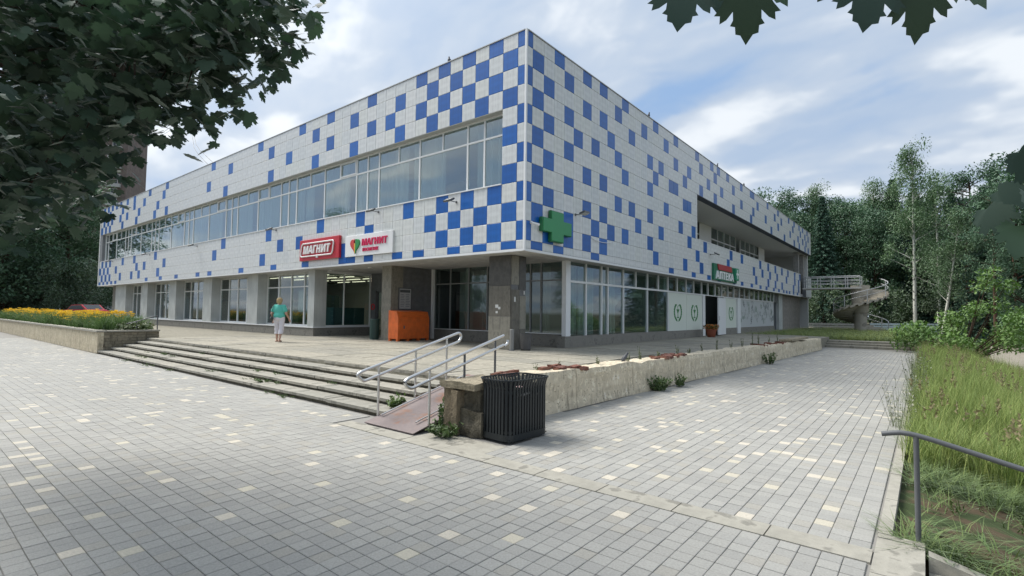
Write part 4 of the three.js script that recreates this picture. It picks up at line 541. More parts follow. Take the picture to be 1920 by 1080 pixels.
{ // black slatted bin in the foreground
  const b = thing('litter_bin', 'large black slatted metal litter bin by the wall end', 'litter bin', 4.76, 0, 6.34, -0.06), hx = 0.28, hz = 0.42, rc = 0.13, per = [];
  const walk = (s) => { const sx = 2 * (hx - rc), sz = 2 * (hz - rc), q = rc * Math.PI / 2; const segs = [[sx, 0], [q, 1], [sz, 2], [q, 3], [sx, 4], [q, 5], [sz, 6], [q, 7]]; let k = 0; while (s > segs[k][0]) { s -= segs[k][0]; k++; } const t = s; switch (segs[k][1]) { case 0: return [-(hx - rc) + t, hz, 0, 1]; case 2: return [hx, hz - rc - t, 1, 0]; case 4: return [hx - rc - t, -hz, 0, -1]; case 6: return [-hx, -(hz - rc) + t, -1, 0]; default: { const c = [[hx - rc, hz - rc, Math.PI / 2], [hx - rc, -(hz - rc), 0], [-(hx - rc), -(hz - rc), -Math.PI / 2], [-(hx - rc), hz - rc, Math.PI]][(segs[k][1] - 1) / 2], a = c[2] - t / rc; return [c[0] + rc * Math.cos(a), c[1] + rc * Math.sin(a), Math.cos(a), Math.sin(a)]; } } };
  const total = 4 * (hx - rc) + 4 * (hz - rc) + 2 * Math.PI * rc, n = 46, dm = std([0.020, 0.025, 0.028], 0.38, { metalness: 0.3 });
  for (let i = 0; i < n; i++) {
    const [x, z, nx, nz] = walk((i + 0.5) / n * total * 0.9999), a = new Acc(), w = 0.017, pr = [[0.075, 0], [0.71, 0], [0.76, 0.008], [0.835, 0.034]], tx = -nz, tz = nx;
    for (let k = 0; k < pr.length - 1; k++) { const [y0, o0] = pr[k], [y1, o1] = pr[k + 1], P = (s, o, y, d) => [x + nx * (o + d) + tx * w * s, y, z + nz * (o + d) + tz * w * s]; a.quad(P(1, o0, y0, 0.004), P(-1, o0, y0, 0.004), P(-1, o1, y1, 0.004), P(1, o1, y1, 0.004)); a.quad(P(-1, o0, y0, -0.004), P(1, o0, y0, -0.004), P(1, o1, y1, -0.004), P(-1, o1, y1, -0.004)); a.quad(P(-1, o0, y0, 0.004), P(-1, o0, y0, -0.004), P(-1, o1, y1, -0.004), P(-1, o1, y1, 0.004)); a.quad(P(1, o0, y0, -0.004), P(1, o0, y0, 0.004), P(1, o1, y1, 0.004), P(1, o1, y1, -0.004)); }
    put('slat', a.geo, dm, b);
  }
  const band = (y, h, off, t) => { const a = new Acc(), m = 72; for (let i = 0; i < m; i++) { const A = walk(i / m * total * 0.9999), Q = walk((i + 1) / m * total * 0.9998), P = (q, o, yy) => [q[0] + q[2] * o, yy, q[1] + q[3] * o]; a.quad(P(A, off, y), P(Q, off, y), P(Q, off, y + h), P(A, off, y + h)); a.quad(P(A, off - t, y + h), P(Q, off - t, y + h), P(Q, off - t, y), P(A, off - t, y)); a.quad(P(A, off, y + h), P(Q, off, y + h), P(Q, off - t, y + h), P(A, off - t, y + h)); a.quad(P(A, off - t, y), P(Q, off - t, y), P(Q, off, y), P(A, off, y)); } return a.geo; };
  for (let i = 0; i < 9; i++) { const z = -0.36 + i * 0.09; put('lid_bar', box(-0.29, 0.29, 0.834, 0.842, z - 0.006, z + 0.006), dm, b); }
  put('rim', band(0.828, 0.016, 0.047, 0.026), dm, b); put('hoop', band(0.66, 0.03, -0.008, 0.01), dm, b); put('hoop', band(0.13, 0.03, -0.008, 0.01), dm, b); put('base', band(0.03, 0.085, 0.008, 0.014), dm, b); put('liner', band(0.05, 0.68, -0.035, 0.005), std([0.01, 0.011, 0.012], 0.7), b); put('floor_plate', box(-0.26, 0.26, 0.045, 0.055, -0.4, 0.4), dm, b);
  for (const x of [-0.2, 0.2]) for (const z of [-0.33, 0.33]) put('foot', new THREE.CylinderGeometry(0.025, 0.03, 0.045, 10).translate(x, 0.0225, z), dm, b);
  const R = rng(3), rub = []; for (let i = 0; i < 26; i++) rub.push(new THREE.IcosahedronGeometry(0.05 + R() * 0.06, 1).scale(1, 0.5, 1.2).rotateY(R() * 6).translate((R() - 0.5) * 0.4, 0.56 + R() * 0.08, (R() - 0.5) * 0.62)); const ru = put('rubbish', merge(rub), std([0.16, 0.155, 0.15], 0.7), b); put('wrapper', merge([new THREE.BoxGeometry(0.18, 0.006, 0.1).rotateZ(0.3).rotateY(0.6).translate(0.1, 0.66, 0.05), new THREE.BoxGeometry(0.12, 0.006, 0.14).rotateX(0.4).rotateY(1.6).translate(0.0, 0.66, -0.14)]), std([0.55, 0.38, 0.36], 0.6), ru);
}
{ // flower pot by the pharmacy door
  const p = thing('flower_pot', 'terracotta pot of orange flowers by the open shop door', 'flower pot', 0.16, HP, -16.6); put('pot', new THREE.LatheGeometry([[0.001, 0], [0.2, 0], [0.27, 0.36], [0.3, 0.37], [0.3, 0.42], [0.26, 0.42], [0.24, 0.36], [0.001, 0.36]].map(([r, y]) => new THREE.Vector2(r, y)), 18), std([0.28, 0.085, 0.045], 0.8), p);
  const R = rng(8), a = new Acc(), f = new Acc(); for (let i = 0; i < 420; i++) { const r = 0.4 * Math.sqrt(R()), t = R() * 6.3, x = r * Math.cos(t), z = r * Math.sin(t), y = 0.4 + R() * 0.24, s = 0.07; const d = [(R() - 0.5) * s * 2, s * R(), (R() - 0.5) * s * 2]; (R() > 0.5 ? a : f).tri([x, y, z], [x + d[0], y + d[1], z + d[2]], [x - d[2], y + d[1] * 1.4, z + d[0]], R() > 0.5 ? [0.05, 0.11, 0.02] : [0.6, 0.2, 0.03]); } put('foliage', a.geo, M.leaf, p); put('blossom', f.geo, M.leaf, p);
}
// ------------------------------------------------------------------ the woman
function sdfGeo(center, half, res, dist) {
  const mc = new MarchingCubes(res, M.black, false, false, 60000); mc.isolation = 0; const h = res / 2;
  for (let k = 0; k < res; k++) for (let j = 0; j < res; j++) for (let i = 0; i < res; i++) mc.field[i + j * res + k * res * res] = -dist(center.x + (i - h) / h * half, center.y + (j - h) / h * half, center.z + (k - h) / h * half);
  mc.update(); const n = mc.count, g = new THREE.BufferGeometry(); g.setAttribute('position', new THREE.BufferAttribute(mc.positionArray.slice(0, n * 3), 3)); g.setAttribute('normal', new THREE.BufferAttribute(mc.normalArray.slice(0, n * 3), 3));
  g.scale(half, half, half).translate(center.x, center.y, center.z); g.computeVertexNormals(); g.setAttribute('uv', new THREE.BufferAttribute(new Float32Array(n * 2), 2)); return g;
}
const smin = (a, b, k) => { const h = clamp(0.5 + 0.5 * (b - a) / k); return mix(b, a, h) - k * h * (1 - h); };
const capsule = (a, b, ra, rb) => { const bx = b[0] - a[0], by = b[1] - a[1], bz = b[2] - a[2], L = bx * bx + by * by + bz * bz; return (x, y, z) => { const px = x - a[0], py = y - a[1], pz = z - a[2], t = clamp((px * bx + py * by + pz * bz) / L); return Math.hypot(px - bx * t, py - by * t, pz - bz * t) - mix(ra, rb, t); }; };
const ellip = (c, r) => (x, y, z) => { const a = (x - c[0]) / r[0], b = (y - c[1]) / r[1], d = (z - c[2]) / r[2], k = Math.hypot(a, b, d); return (k - 1) * Math.min(...r); };
const blend = (list, k) => (x, y, z) => { let d = 1e3; for (const f of list) d = smin(d, f(x, y, z), k); return d; };
{
  const w = thing('person', 'woman in a turquoise top and white cropped trousers walking towards the shop', 'person', -9.43, HP, 2.69, 0.72);   // faces local -z
  const J = { hipL: [-0.095, 0.86, 0], hipR: [0.095, 0.86, 0], kneeL: [-0.10, 0.47, -0.09], kneeR: [0.10, 0.47, 0.03], ankL: [-0.10, 0.09, -0.08], ankR: [0.10, 0.10, 0.17], shL: [-0.17, 1.31, 0], shR: [0.17, 1.31, 0], elL: [-0.25, 1.05, 0.06], elR: [0.26, 1.06, 0.03], wrL: [-0.24, 0.82, -0.06], wrR: [0.30, 0.86, -0.16] };
  const leg = (h, k, a) => [capsule(h, k, 0.095, 0.06), capsule(k, a, 0.058, 0.034)], foot = (a) => capsule([a[0], a[1] - 0.055, a[2] + 0.04], [a[0], 0.028 + a[1] - 0.09, a[2] - 0.15], 0.034, 0.026);
  const torso = [ellip([0, 1.17, 0], [0.185, 0.22, 0.125]), ellip([0, 0.93, 0.01], [0.185, 0.16, 0.135]), capsule([-0.15, 1.32, 0], [0.15, 1.32, 0], 0.06, 0.06), capsule([0, 1.34, 0], [0, 1.45, -0.01], 0.05, 0.045)];
  const skin = blend([...torso, ...leg(J.hipL, J.kneeL, J.ankL), ...leg(J.hipR, J.kneeR, J.ankR), foot(J.ankL), foot(J.ankR), capsule(J.shL, J.elL, 0.052, 0.042), capsule(J.elL, J.wrL, 0.04, 0.026), capsule(J.shR, J.elR, 0.052, 0.042), capsule(J.elR, J.wrR, 0.04, 0.026)], 0.03);
  const hand = (wr, dir, s) => { const d = V(...dir).normalize(), sd = V(0, 0, 1).cross(d).normalize(), fw = d.clone().cross(sd), P = (l, a, f) => { const q = V(...wr).addScaledVector(d, l).addScaledVector(fw, a).addScaledVector(sd, f * s); return [q.x, q.y, q.z]; }, L = [capsule(P(0, 0, 0), P(0.075, 0, 0), 0.022, 0.026), capsule(P(0.04, -0.02, 0), P(0.05, 0.02, 0), 0.018, 0.018)]; [[-0.027, 0.062], [-0.009, 0.072], [0.009, 0.068], [0.026, 0.052]].forEach(([a, len]) => { L.push(capsule(P(0.08, a, 0), P(0.08 + len * 0.55, a, -0.012), 0.0095, 0.0085), capsule(P(0.08 + len * 0.55, a, -0.012), P(0.08 + len * 0.85, a, -0.036), 0.0085, 0.007)); }); L.push(capsule(P(0.025, -0.024, 0), P(0.062, -0.052, -0.012), 0.011, 0.009), capsule(P(0.062, -0.052, -0.012), P(0.088, -0.05, -0.024), 0.009, 0.0075)); return sdfGeo(V(...P(0.07, 0, 0)), 0.115, 68, blend(L, 0.008)); };
  const head = blend([ellip([0, 1.53, -0.01], [0.074, 0.105, 0.09]), ellip([0, 1.485, -0.045], [0.052, 0.06, 0.05]), capsule([0, 1.535, -0.095], [0, 1.505, -0.112], 0.011, 0.014), capsule([-0.074, 1.54, 0], [-0.08, 1.51, 0.004], 0.013, 0.01), capsule([0.074, 1.54, 0], [0.08, 1.51, 0.004], 0.013, 0.01), capsule([0, 1.38, 0], [0, 1.46, -0.005], 0.047, 0.045), capsule([-0.022, 1.462, -0.088], [0.022, 1.462, -0.088], 0.007, 0.007)], 0.014);
  const body = put('body', merge([sdfGeo(V(0, 0.75, 0), 0.8, 132, skin), sdfGeo(V(0, 1.5, -0.01), 0.16, 84, head), hand(J.wrL, [0, -1, -0.15], 1), hand(J.wrR, [0.1, -1, -0.3], -1)]), std([0.50, 0.30, 0.22], 0.6), w);
  for (const s of [-1, 1]) put('eye', new THREE.SphereGeometry(0.0105, 10, 8).translate(s * 0.03, 1.532, -0.088), std([0.55, 0.55, 0.55], 0.3), body);
  const hair = (x, y, z) => Math.max(blend([ellip([0, 1.56, 0.012], [0.098, 0.092, 0.11]), ellip([0, 1.49, 0.045], [0.10, 0.085, 0.075])], 0.03)(x, y, z) + 0.006 * Math.sin(x * 160 + 2 * Math.sin(y * 40)), -(z + 0.075) - 0.0, 1.425 - y) ; put('hair', sdfGeo(V(0, 1.53, 0.01), 0.17, 72, hair), std([0.42, 0.32, 0.17], 0.7), body);
  const sh = blend([ellip([0, 1.17, 0], [0.205, 0.24, 0.145]), ellip([0, 0.97, 0.012], [0.212, 0.15, 0.165]), capsule([-0.15, 1.315, 0], [0.15, 1.315, 0], 0.075, 0.075), capsule(J.shL, [-0.222, 1.16, 0.035], 0.068, 0.072), capsule(J.shR, [0.228, 1.165, 0.02], 0.068, 0.072)], 0.03), shirt = (x, y, z) => Math.max(sh(x, y, z) + 0.006 * Math.sin(x * 34 + y * 9) * clamp((1.2 - y) * 3), 0.845 + 0.015 * Math.sin(x * 16) - y, y - 1.385);
  put('top', sdfGeo(V(0, 1.1, 0), 0.34, 92, shirt), std([0.10, 0.48, 0.39], 0.85), body);
  const tr = blend([ellip([0, 0.90, 0.012], [0.197, 0.15, 0.148]), capsule(J.hipL, J.kneeL, 0.112, 0.085), capsule(J.kneeL, [-0.10, 0.3, -0.085], 0.085, 0.086), capsule(J.hipR, J.kneeR, 0.112, 0.085), capsule(J.kneeR, [0.10, 0.3, 0.095], 0.085, 0.086)], 0.025), trousers = (x, y, z) => Math.max(tr(x, y, z) + 0.004 * Math.sin(y * 42 + x * 12), 0.30 - y, y - 0.97); put('trousers', sdfGeo(V(0, 0.63, 0), 0.38, 96, trousers), std([0.66, 0.64, 0.68], 0.85), body);
  for (const a of [J.ankL, J.ankR]) put('sandal', merge([new THREE.BoxGeometry(0.078, 0.02, 0.23).translate(a[0], a[1] - 0.085 + 0.004, a[2] - 0.055), new THREE.TorusGeometry(0.04, 0.008, 6, 14, Math.PI).translate(a[0], a[1] - 0.075, a[2] - 0.1)]), std([0.52, 0.42, 0.34], 0.7), body);
  const bag = thing('handbag', 'dark shoulder bag hanging behind the woman in turquoise', 'handbag', -9.43, HP, 2.69, 0.72); put('pouch', sdfGeo(V(-0.2, 0.86, 0.17), 0.2, 48, (x, y, z) => Math.max(ellip([-0.2, 0.86, 0.19], [0.05, 0.10, 0.11])(x, y, z), y - 0.93)), std([0.05, 0.06, 0.055], 0.6), bag); put('strap', tube([V(-0.2, 0.92, 0.12), V(-0.22, 1.15, 0.13), V(-0.19, 1.36, 0.06), V(-0.2, 1.39, 0), V(-0.24, 1.2, -0.1), V(-0.24, 0.95, 0.05), V(-0.2, 0.92, 0.24)], 0.009, 40, 6), std([0.05, 0.06, 0.055], 0.6), bag);
}
// ------------------------------------------------------------------ parked car beyond the building
{
  const c = thing('parked_car', 'red car parked beyond the flower bed at the end of the building', 'car', -54.6, 0.53, -0.6, 0.35), red = std([0.42, 0.02, 0.035], 0.25, { metalness: 0.1 });
  const prof = [[-2.1, 0.35], [-2.12, 0.75], [-1.95, 0.92], [-1.35, 0.98], [-0.75, 1.42], [0.65, 1.46], [1.35, 1.02], [2.0, 0.9], [2.12, 0.7], [2.1, 0.35]], g = extrude(prof, 1.66).translate(0, 0, -0.83), body = put('body', g, red, c);
  for (const s of [-1, 1]) { const gl = extrude([[-1.2, 1.0], [-0.72, 1.36], [0.6, 1.4], [1.15, 1.02]], 0.012); put('window', gl.translate(0, 0, s > 0 ? 0.842 : -0.862), std([0.02, 0.025, 0.03], 0.1), body); for (const x of [-1.3, 1.3]) { const wh = put('wheel', new THREE.CylinderGeometry(0.32, 0.32, 0.2, 22).rotateX(Math.PI / 2).translate(x, 0.32, s * 0.78), M.black, c); put('rim', new THREE.CylinderGeometry(0.2, 0.2, 0.02, 16).rotateX(Math.PI / 2).translate(x, 0.32, s * 0.885), M.steel, wh); } put('headlight', box(1.98, 2.13, 0.68, 0.82, s * 0.45 - 0.18, s * 0.45 + 0.18), M.lampGlass, body); put('tail_light', box(-2.14, -2.02, 0.7, 0.86, s * 0.6 - 0.12, s * 0.6 + 0.12), std([0.3, 0.01, 0.01], 0.3), body); }
  put('windscreen', new THREE.BoxGeometry(0.02, 0.75, 1.4).rotateZ(1.0).translate(1.02, 1.245, 0), std([0.02, 0.025, 0.03], 0.1), body);
}
// ------------------------------------------------------------------ handrail and stairs at the pavement's edge
{
  const s = thing('stairs', 'concrete stairs going down from the edge of the sett pavement', 'stairs', 9.3, -1.2, 7.05), R = rng(14);
  for (let i = 0; i < 11; i++) put('step', box(i * 0.38, i * 0.38 + 0.42, i === 10 ? 0 : 0, 1.095 - i * 0.1, 0.12, 2.6), M.concrete, s);
  const a = new Acc(), T = (x) => 1.21 - x * 0.255; for (const z of [0, 0.11]) a.quad([0, 0, z], [4.2, 0, z], [4.2, T(4.2), z], [0, T(0), z]); a.quad([0, T(0), 0], [0, T(0), 0.11], [4.2, T(4.2), 0.11], [4.2, T(4.2), 0]); a.quad([0, 0, 0], [0, 0, 0.11], [0, T(0), 0.11], [0, T(0), 0]); put('side_wall', a.geo, M.concrete, s);
  const h = thing('handrail', 'dark grey tube handrail above the grass at the stairs', 'handrail', 9.24, 0.0, 6.88); put('rail', tube([V(-0.22, 0.80, 0), V(-0.1, 0.828, 0), V(0.0, 0.822, 0), V(0.15, 0.79, 0), V(0.6, 0.675, 0), V(1.6, 0.42, 0), V(3.4, -0.04, 0)], 0.02, 60, 10), M.greyPaint, h);
  put('post', rod(V(0, -0.08, 0), V(0, 0.82, 0), 0.019), M.greyPaint, h); put('post', rod(V(1.7, -0.7, 0), V(1.7, 0.39, 0), 0.019), M.greyPaint, h); put('post', rod(V(3.3, -1.2, 0), V(3.3, -0.02, 0), 0.019), M.greyPaint, h);
}
// ------------------------------------------------------------------ far end: spiral stair, low steps, fence
{
  const s = thing('spiral_staircase', 'concrete spiral staircase with steel railing and footbridge to the building', 'staircase', 4.6, 0, -45), cm = std([0.58, 0.55, 0.50], 0.9, { map: rep(texSlab, 0.4) }), dy = 4.46;
  put('pillar', new THREE.CylinderGeometry(0.5, 0.5, 3.9, 20).translate(0, 1.9, 0), cm, s); put('drum', new THREE.CylinderGeometry(0.75, 0.62, 2.5, 20).translate(0, 3.4, 0), cm, s);
  put('bridge_deck', box(-4.55, 0.2, dy - 0.12, dy, -0.95, 0.95), std([0.5, 0.49, 0.46], 0.8), s);
  const rm = std([0.46, 0.46, 0.45], 0.4, { metalness: 0.4 }), n = 26, a0 = -0.9, step = 0.285, inner = 0.6, outer = 2.15;
  const P = (a, r, y) => V(r * Math.cos(a), y, r * Math.sin(a)), top = [], mid = [];
  for (let i = 0; i < n; i++) {
    const a = a0 + i * step, b = a + step * 1.25, y = dy - (i + 1) * 0.165, ac = new Acc(), q = (t, r, yy) => { const v = P(t, r, yy); return [v.x, v.y, v.z]; }, m = (a + b) / 2;
    for (const [u, v] of [[a, m], [m, b]]) { ac.quad(q(u, inner, y), q(v, inner, y), q(v, outer, y), q(u, outer, y)); ac.quad(q(u, inner, y - 0.1), q(u, outer, y - 0.1), q(v, outer, y - 0.26), q(v, inner, y - 0.26)); ac.quad(q(u, outer, y - 0.1), q(u, outer, y), q(v, outer, y), q(v, outer, y - 0.26)); } ac.quad(q(a, inner, y - 0.1), q(a, inner, y), q(a, outer, y), q(a, outer, y - 0.1)); ac.quad(q(b, inner, y - 0.26), q(b, outer, y - 0.26), q(b, outer, y), q(b, inner, y)); put('tread', ac.geo, cm, s);
    top.push(P(a + step / 2, outer - 0.05, y + 1.0)); mid.push(P(a + step / 2, outer - 0.05, y + 0.55)); if (i % 3 === 1) put('baluster', rod(P(a + step / 2, outer - 0.05, y), P(a + step / 2, outer - 0.05, y + 1.0), 0.04), rm, s);
  }
  put('rail', tube(top, 0.04, 160, 6), rm, s); put('rail', tube(mid, 0.025, 160, 6), rm, s);
  for (const z of [-0.9, 0.9]) { put('rail', rod(V(-4.5, dy + 1.05, z), V(0.1, dy + 1.05, z), 0.04), rm, s); put('rail', rod(V(-4.5, dy + 0.7, z), V(0.1, dy + 0.7, z), 0.025), rm, s); put('rail', rod(V(-4.5, dy + 0.4, z), V(0.1, dy + 0.4, z), 0.025), rm, s); for (let x = -4.4; x < 0.2; x += 1.12) put('baluster', rod(V(x, dy - 0.05, z), V(x, dy + 1.05, z), 0.035), rm, s); }
}
{
  const s = thing('steps', 'low far steps at the end of the walkway', 'steps', 6.6, 0, -22.2); for (let i = 0; i < 3; i++) put('step', box(-1.9, 2.0, -0.05, 0.12 * (i + 1), -0.5 * (i + 1) - (i === 2 ? 0.6 : 0), 0.02 - 0.5 * i), std([0.38, 0.37, 0.34], 0.9, { map: rep(texSlab, 0.4) }), s);
  const p = thing('railing', 'thin dark green railing posts beside the far steps', 'railing', 8.1, 0, -22.2); const gm = std([0.03, 0.055, 0.04], 0.6); for (const x of [0, 0.9]) put('post', rod(V(x, -0.1, x * -0.4), V(x, 1.15, x * -0.4), 0.03), gm, p); put('rail', rod(V(0, 1.1, 0), V(0.9, 1.1, -0.36), 0.02), gm, p);
  const f = thing('fence', 'pale blue white board fence in front of the wood', 'fence', 5.2, 0.1, -46.5, 0.92); const fm = std([0.50, 0.58, 0.58], 0.8); for (let i = 0; i < 4; i++) put('board', box(0.0, 8.4, 0.18 + i * 0.24, 0.36 + i * 0.24, -0.02, 0.02), fm, f); for (let x = 0.1; x < 8.5; x += 2.05) put('post', box(x - 0.05, x + 0.05, -0.3, 1.16, -0.09, -0.021), M.greyPaint, f);
  const g2 = thing('fence', 'low grey wall fence behind the grass left of the spiral staircase', 'fence', -3.5, 0.2, -53, 0.06); for (let i = 0; i < 3; i++) put('board', box(0, 7.6, 0.1 + i * 0.26, 0.3 + i * 0.26, -0.02, 0.02), std([0.24, 0.25, 0.24], 0.9), g2); for (let x = 0.1; x < 7.7; x += 1.85) put('post', box(x - 0.05, x + 0.05, -0.4, 0.95, -0.09, -0.021), M.greyPaint, g2);
}
// ------------------------------------------------------------------ tower block on the far side, blocks behind the camera that the windows mirror
function towerBlock(name, label, x, z, turn, W, D, floors, cols, wallC) {
  const t = thing(name, label, 'building', x, -0.1, z, turn), H = floors * 2.85 + 1.6, wm = std(wallC, 0.9, { map: rep(texConcrete, 0.12) }), wd = std([0.05, 0.06, 0.07], 0.25), bal = std([0.45, 0.44, 0.42], 0.8); put('wall', box(-W / 2, W / 2, 0, H, -D, 0), wm, t); put('roof', box(-W / 2 - 0.3, W / 2 + 0.3, H, H + 0.5, -D - 0.3, 0.3), std([0.22, 0.13, 0.11], 0.9), t);
  const wg = box(-0.75, 0.75, 0, 1.5, 0, 0.03), fg = merge([box(-0.85, -0.75, -0.1, 1.6, 0, 0.08), box(0.75, 0.85, -0.1, 1.6, 0, 0.08), box(-0.75, 0.75, -0.1, 0, 0, 0.08), box(-0.75, 0.75, 1.5, 1.6, 0, 0.08), box(-0.04, 0.04, 0, 1.5, 0.031, 0.07)]), bg = merge([box(-1.7, 1.7, 0, 0.14, 0, 1.1), box(-1.7, 1.7, 0.14, 1.05, 1.04, 1.1), box(-1.7, -1.64, 0.14, 1.05, 0, 1.04), box(1.64, 1.7, 0.14, 1.05, 0, 1.04)]);
  for (let f = 0; f < floors; f++) for (let c = 0; c < cols; c++) { const y = f * 2.85 + 1.9, u = -W / 2 + (c + 0.5) * W / cols; const fr = put('window', fg, M.frame, t); fr.position.set(u, y, 0); put('pane', wg, wd, fr); if ((c + (cols > 4 ? f : 0)) % 2) { const b = put('balcony', bg, bal, t); b.position.set(u, y - 0.95, 0.002); } }
  return t;
}
towerBlock('apartment_tower', 'tall grey brick apartment tower behind the maple leaves', -185, -23, 1.0, 24, 16, 22, 4, [0.30, 0.24, 0.21]);
towerBlock('apartment_block', 'long low apartment block across the street', 6, 86, Math.PI, 52, 12, 5, 9, [0.34, 0.33, 0.31]);
{ const a = V(-0.3, TOP - 0.1, -34), w = []; for (const [i, l] of [[0, 'upper overhead cable running to the roof from the tower'], [1, 'lower overhead cable running to the roof from the tower']]) { const s = at(330, 232 + i * 7, 75), e = at(474, 268 + i * 4, 44); e.set(-28.5 - i * 1.2, TOP - 0.3, -4); const m = s.clone().lerp(e, 0.5); m.y -= 0.25; const far = V(-164, 40 + i, -28); const c = put('cable', tube([far, s, m, e], 0.022, 40, 5), M.black, scene); tag(c, l, 'cable', 'overhead cables'); } }

// ------------------------------------------------------------------ vegetation
const tint = (a, b, t, k = 1) => [mix(a[0], b[0], t) * k, mix(a[1], b[1], t) * k, mix(a[2], b[2], t) * k];
function leafQuad(acc, R, x, y, z, s, col, droop = 0) {             // a bent pair of triangles
  const a = R() * 6.283, e = (R() - 0.5) * 2.4, ux = Math.cos(a) * Math.cos(e), uy = Math.sin(e) - droop, uz = Math.sin(a) * Math.cos(e), b = a + 1.3 + R() * 0.6, f = (R() - 0.5) * 1.6, vx = Math.cos(b) * Math.cos(f), vy = Math.sin(f), vz = Math.sin(b) * Math.cos(f), w = s * (0.45 + 0.25 * R());
  const A = [x - ux * s, y - uy * s, z - uz * s], B2 = [x + vx * w, y + vy * w, z + vz * w], C2 = [x + ux * s, y + uy * s, z + uz * s], D = [x - vx * w * 0.8, y - vy * w + 0.1 * s, z - vz * w * 0.8]; acc.tri(A, B2, C2, col); acc.tri(A, C2, D, col);
}
function clump(acc, R, c, r, n, s, ca, cb, droop) { const base = R(); for (let i = 0; i < n; i++) { const u = R() * 2 - 1, t = R() * 6.283, q = Math.sqrt(1 - u * u), k = Math.pow(R(), 0.45); leafQuad(acc, R, c[0] + r[0] * k * q * Math.cos(t), c[1] + r[1] * k * u, c[2] + r[2] * k * q * Math.sin(t), s * (0.7 + 0.6 * R()), tint(ca, cb, clamp(base * 0.7 + 0.3 * R()), 0.85 + 0.3 * R()), droop); } }
function limbs(list) { return merge(list); }
const kinds = {
  broad: (seed) => { const R = rng(seed), a = new Acc(), H = 20, lim = [rod(V(0, -0.5, 0), V(0.2, 7, 0.1), 0.34, 0.24, 9), rod(V(0.2, 7, 0.1), V(0, 15, 0), 0.24, 0.07, 7)]; for (let i = 0; i < 52; i++) { const y = 2.2 + 17.3 * Math.pow(R(), 0.85), rad = 4.3 * Math.sqrt(Math.max(0.06, 1 - Math.pow((y - 10.5) / 10, 2))) * (0.55 + 0.5 * R()), t = R() * 6.283, c = [rad * Math.cos(t), y, rad * Math.sin(t)], r = 1.1 + R() * 1.1; if (i % 3 === 0) lim.push(rod(V(0, y - 2.5, 0), V(...c), 0.09, 0.03, 5)); clump(a, R, c, [r, r * 0.75, r], 230, 0.165, [0.058, 0.135, 0.072], [0.105, 0.205, 0.10], 0.1); } return [limbs(lim), a.geo, M.bark, M.leaf]; },
  birch: (seed) => { const R = rng(seed), a = new Acc(), lim = [rod(V(0, -0.5, 0), V(0.15, 9, 0), 0.2, 0.15, 8), rod(V(0.15, 9, 0), V(0.05, 20, 0.1), 0.15, 0.04, 6)]; for (let i = 0; i < 64; i++) { const y = 7.5 + 14.5 * R(), rad = (0.5 + 2.4 * R()) * Math.sqrt(clamp((23 - y) / 11)), t = R() * 6.283, c = [rad * Math.cos(t), y, rad * Math.sin(t)], r = 0.7 + R() * 0.7; if (i % 2 === 0) lim.push(rod(V(0.08, y - 1.6, 0), V(...c), 0.05, 0.015, 5)); clump(a, R, c, [r, r * 1.35, r], 150, 0.12, [0.09, 0.175, 0.075], [0.155, 0.255, 0.115], 0.5); } return [limbs(lim), a.geo, M.birchBark, M.leaf]; },
  spruce: (seed) => { const R = rng(seed), a = new Acc(), lim = [rod(V(0, -0.5, 0), V(0, 20, 0), 0.26, 0.03, 8)]; for (let y = 1.2; y < 21; y += 0.5) { const rad = 3.4 * Math.pow((21.4 - y) / 18.4, 0.85), n = Math.ceil(5 + rad * 2.2); for (let k = 0; k < n; k++) { const t = k / n * 6.283 + R() * 0.7 + y, L = rad * (0.7 + 0.4 * R()); for (let s = 0.25; s <= 1; s += 0.15) for (let m = 0; m < 7; m++) leafQuad(a, R, L * s * Math.cos(t) + (R() - 0.5) * 0.4, y - L * s * 0.3 + (R() - 0.5) * 0.25, L * s * Math.sin(t) + (R() - 0.5) * 0.4, 0.14 + 0.07 * R(), tint([0.036, 0.095, 0.06], [0.062, 0.14, 0.085], R()), 0.3); } } return [limbs(lim), a.geo, M.bark, M.needle]; },
  pine: (seed) => { const R = rng(seed), a = new Acc(), lim = [rod(V(0, -0.5, 0), V(0.2, 12, 0), 0.26, 0.2, 8), rod(V(0.2, 12, 0), V(0, 20, 0.2), 0.2, 0.05, 7)]; for (let i = 0; i < 40; i++) { const y = 7.5 + 13.5 * Math.pow(R(), 0.8), t = R() * 6.283, rad = (1 + 2.8 * R()) * (y > 18 ? 0.6 : 1), c = [rad * Math.cos(t), y, rad * Math.sin(t)], r = 0.9 + R() * 0.8; lim.push(rod(V(0.12, y - 0.8, 0), V(...c), 0.07, 0.025, 5)); clump(a, R, c, [r, r * 0.6, r], 190, 0.14, [0.052, 0.12, 0.068], [0.092, 0.175, 0.09], 0); } return [limbs(lim), a.geo, M.pineBark, M.needle]; },
};
const variants = {}; for (const k of Object.keys(kinds)) variants[k] = [1, 2, 3].map((s) => kinds[k](s * 37 + k.length * 11));
function plantTree(kind, v, x, z, h, turn, label, group, widen = 1, lean = 0) {
  const [tg, cg, tm, cm] = variants[kind][v % 3], t = thing(kind + '_tree', label, 'tree', x, landHeight(x, z) - 0.05, z, turn, group), s = h / 21.5;
  const tr = put('trunk', tg, tm, t), cr = put('crown', cg, cm, t); for (const o of [tr, cr]) { o.scale.set(s * widen, s, s * widen); o.rotation.z = lean; } return t;
}
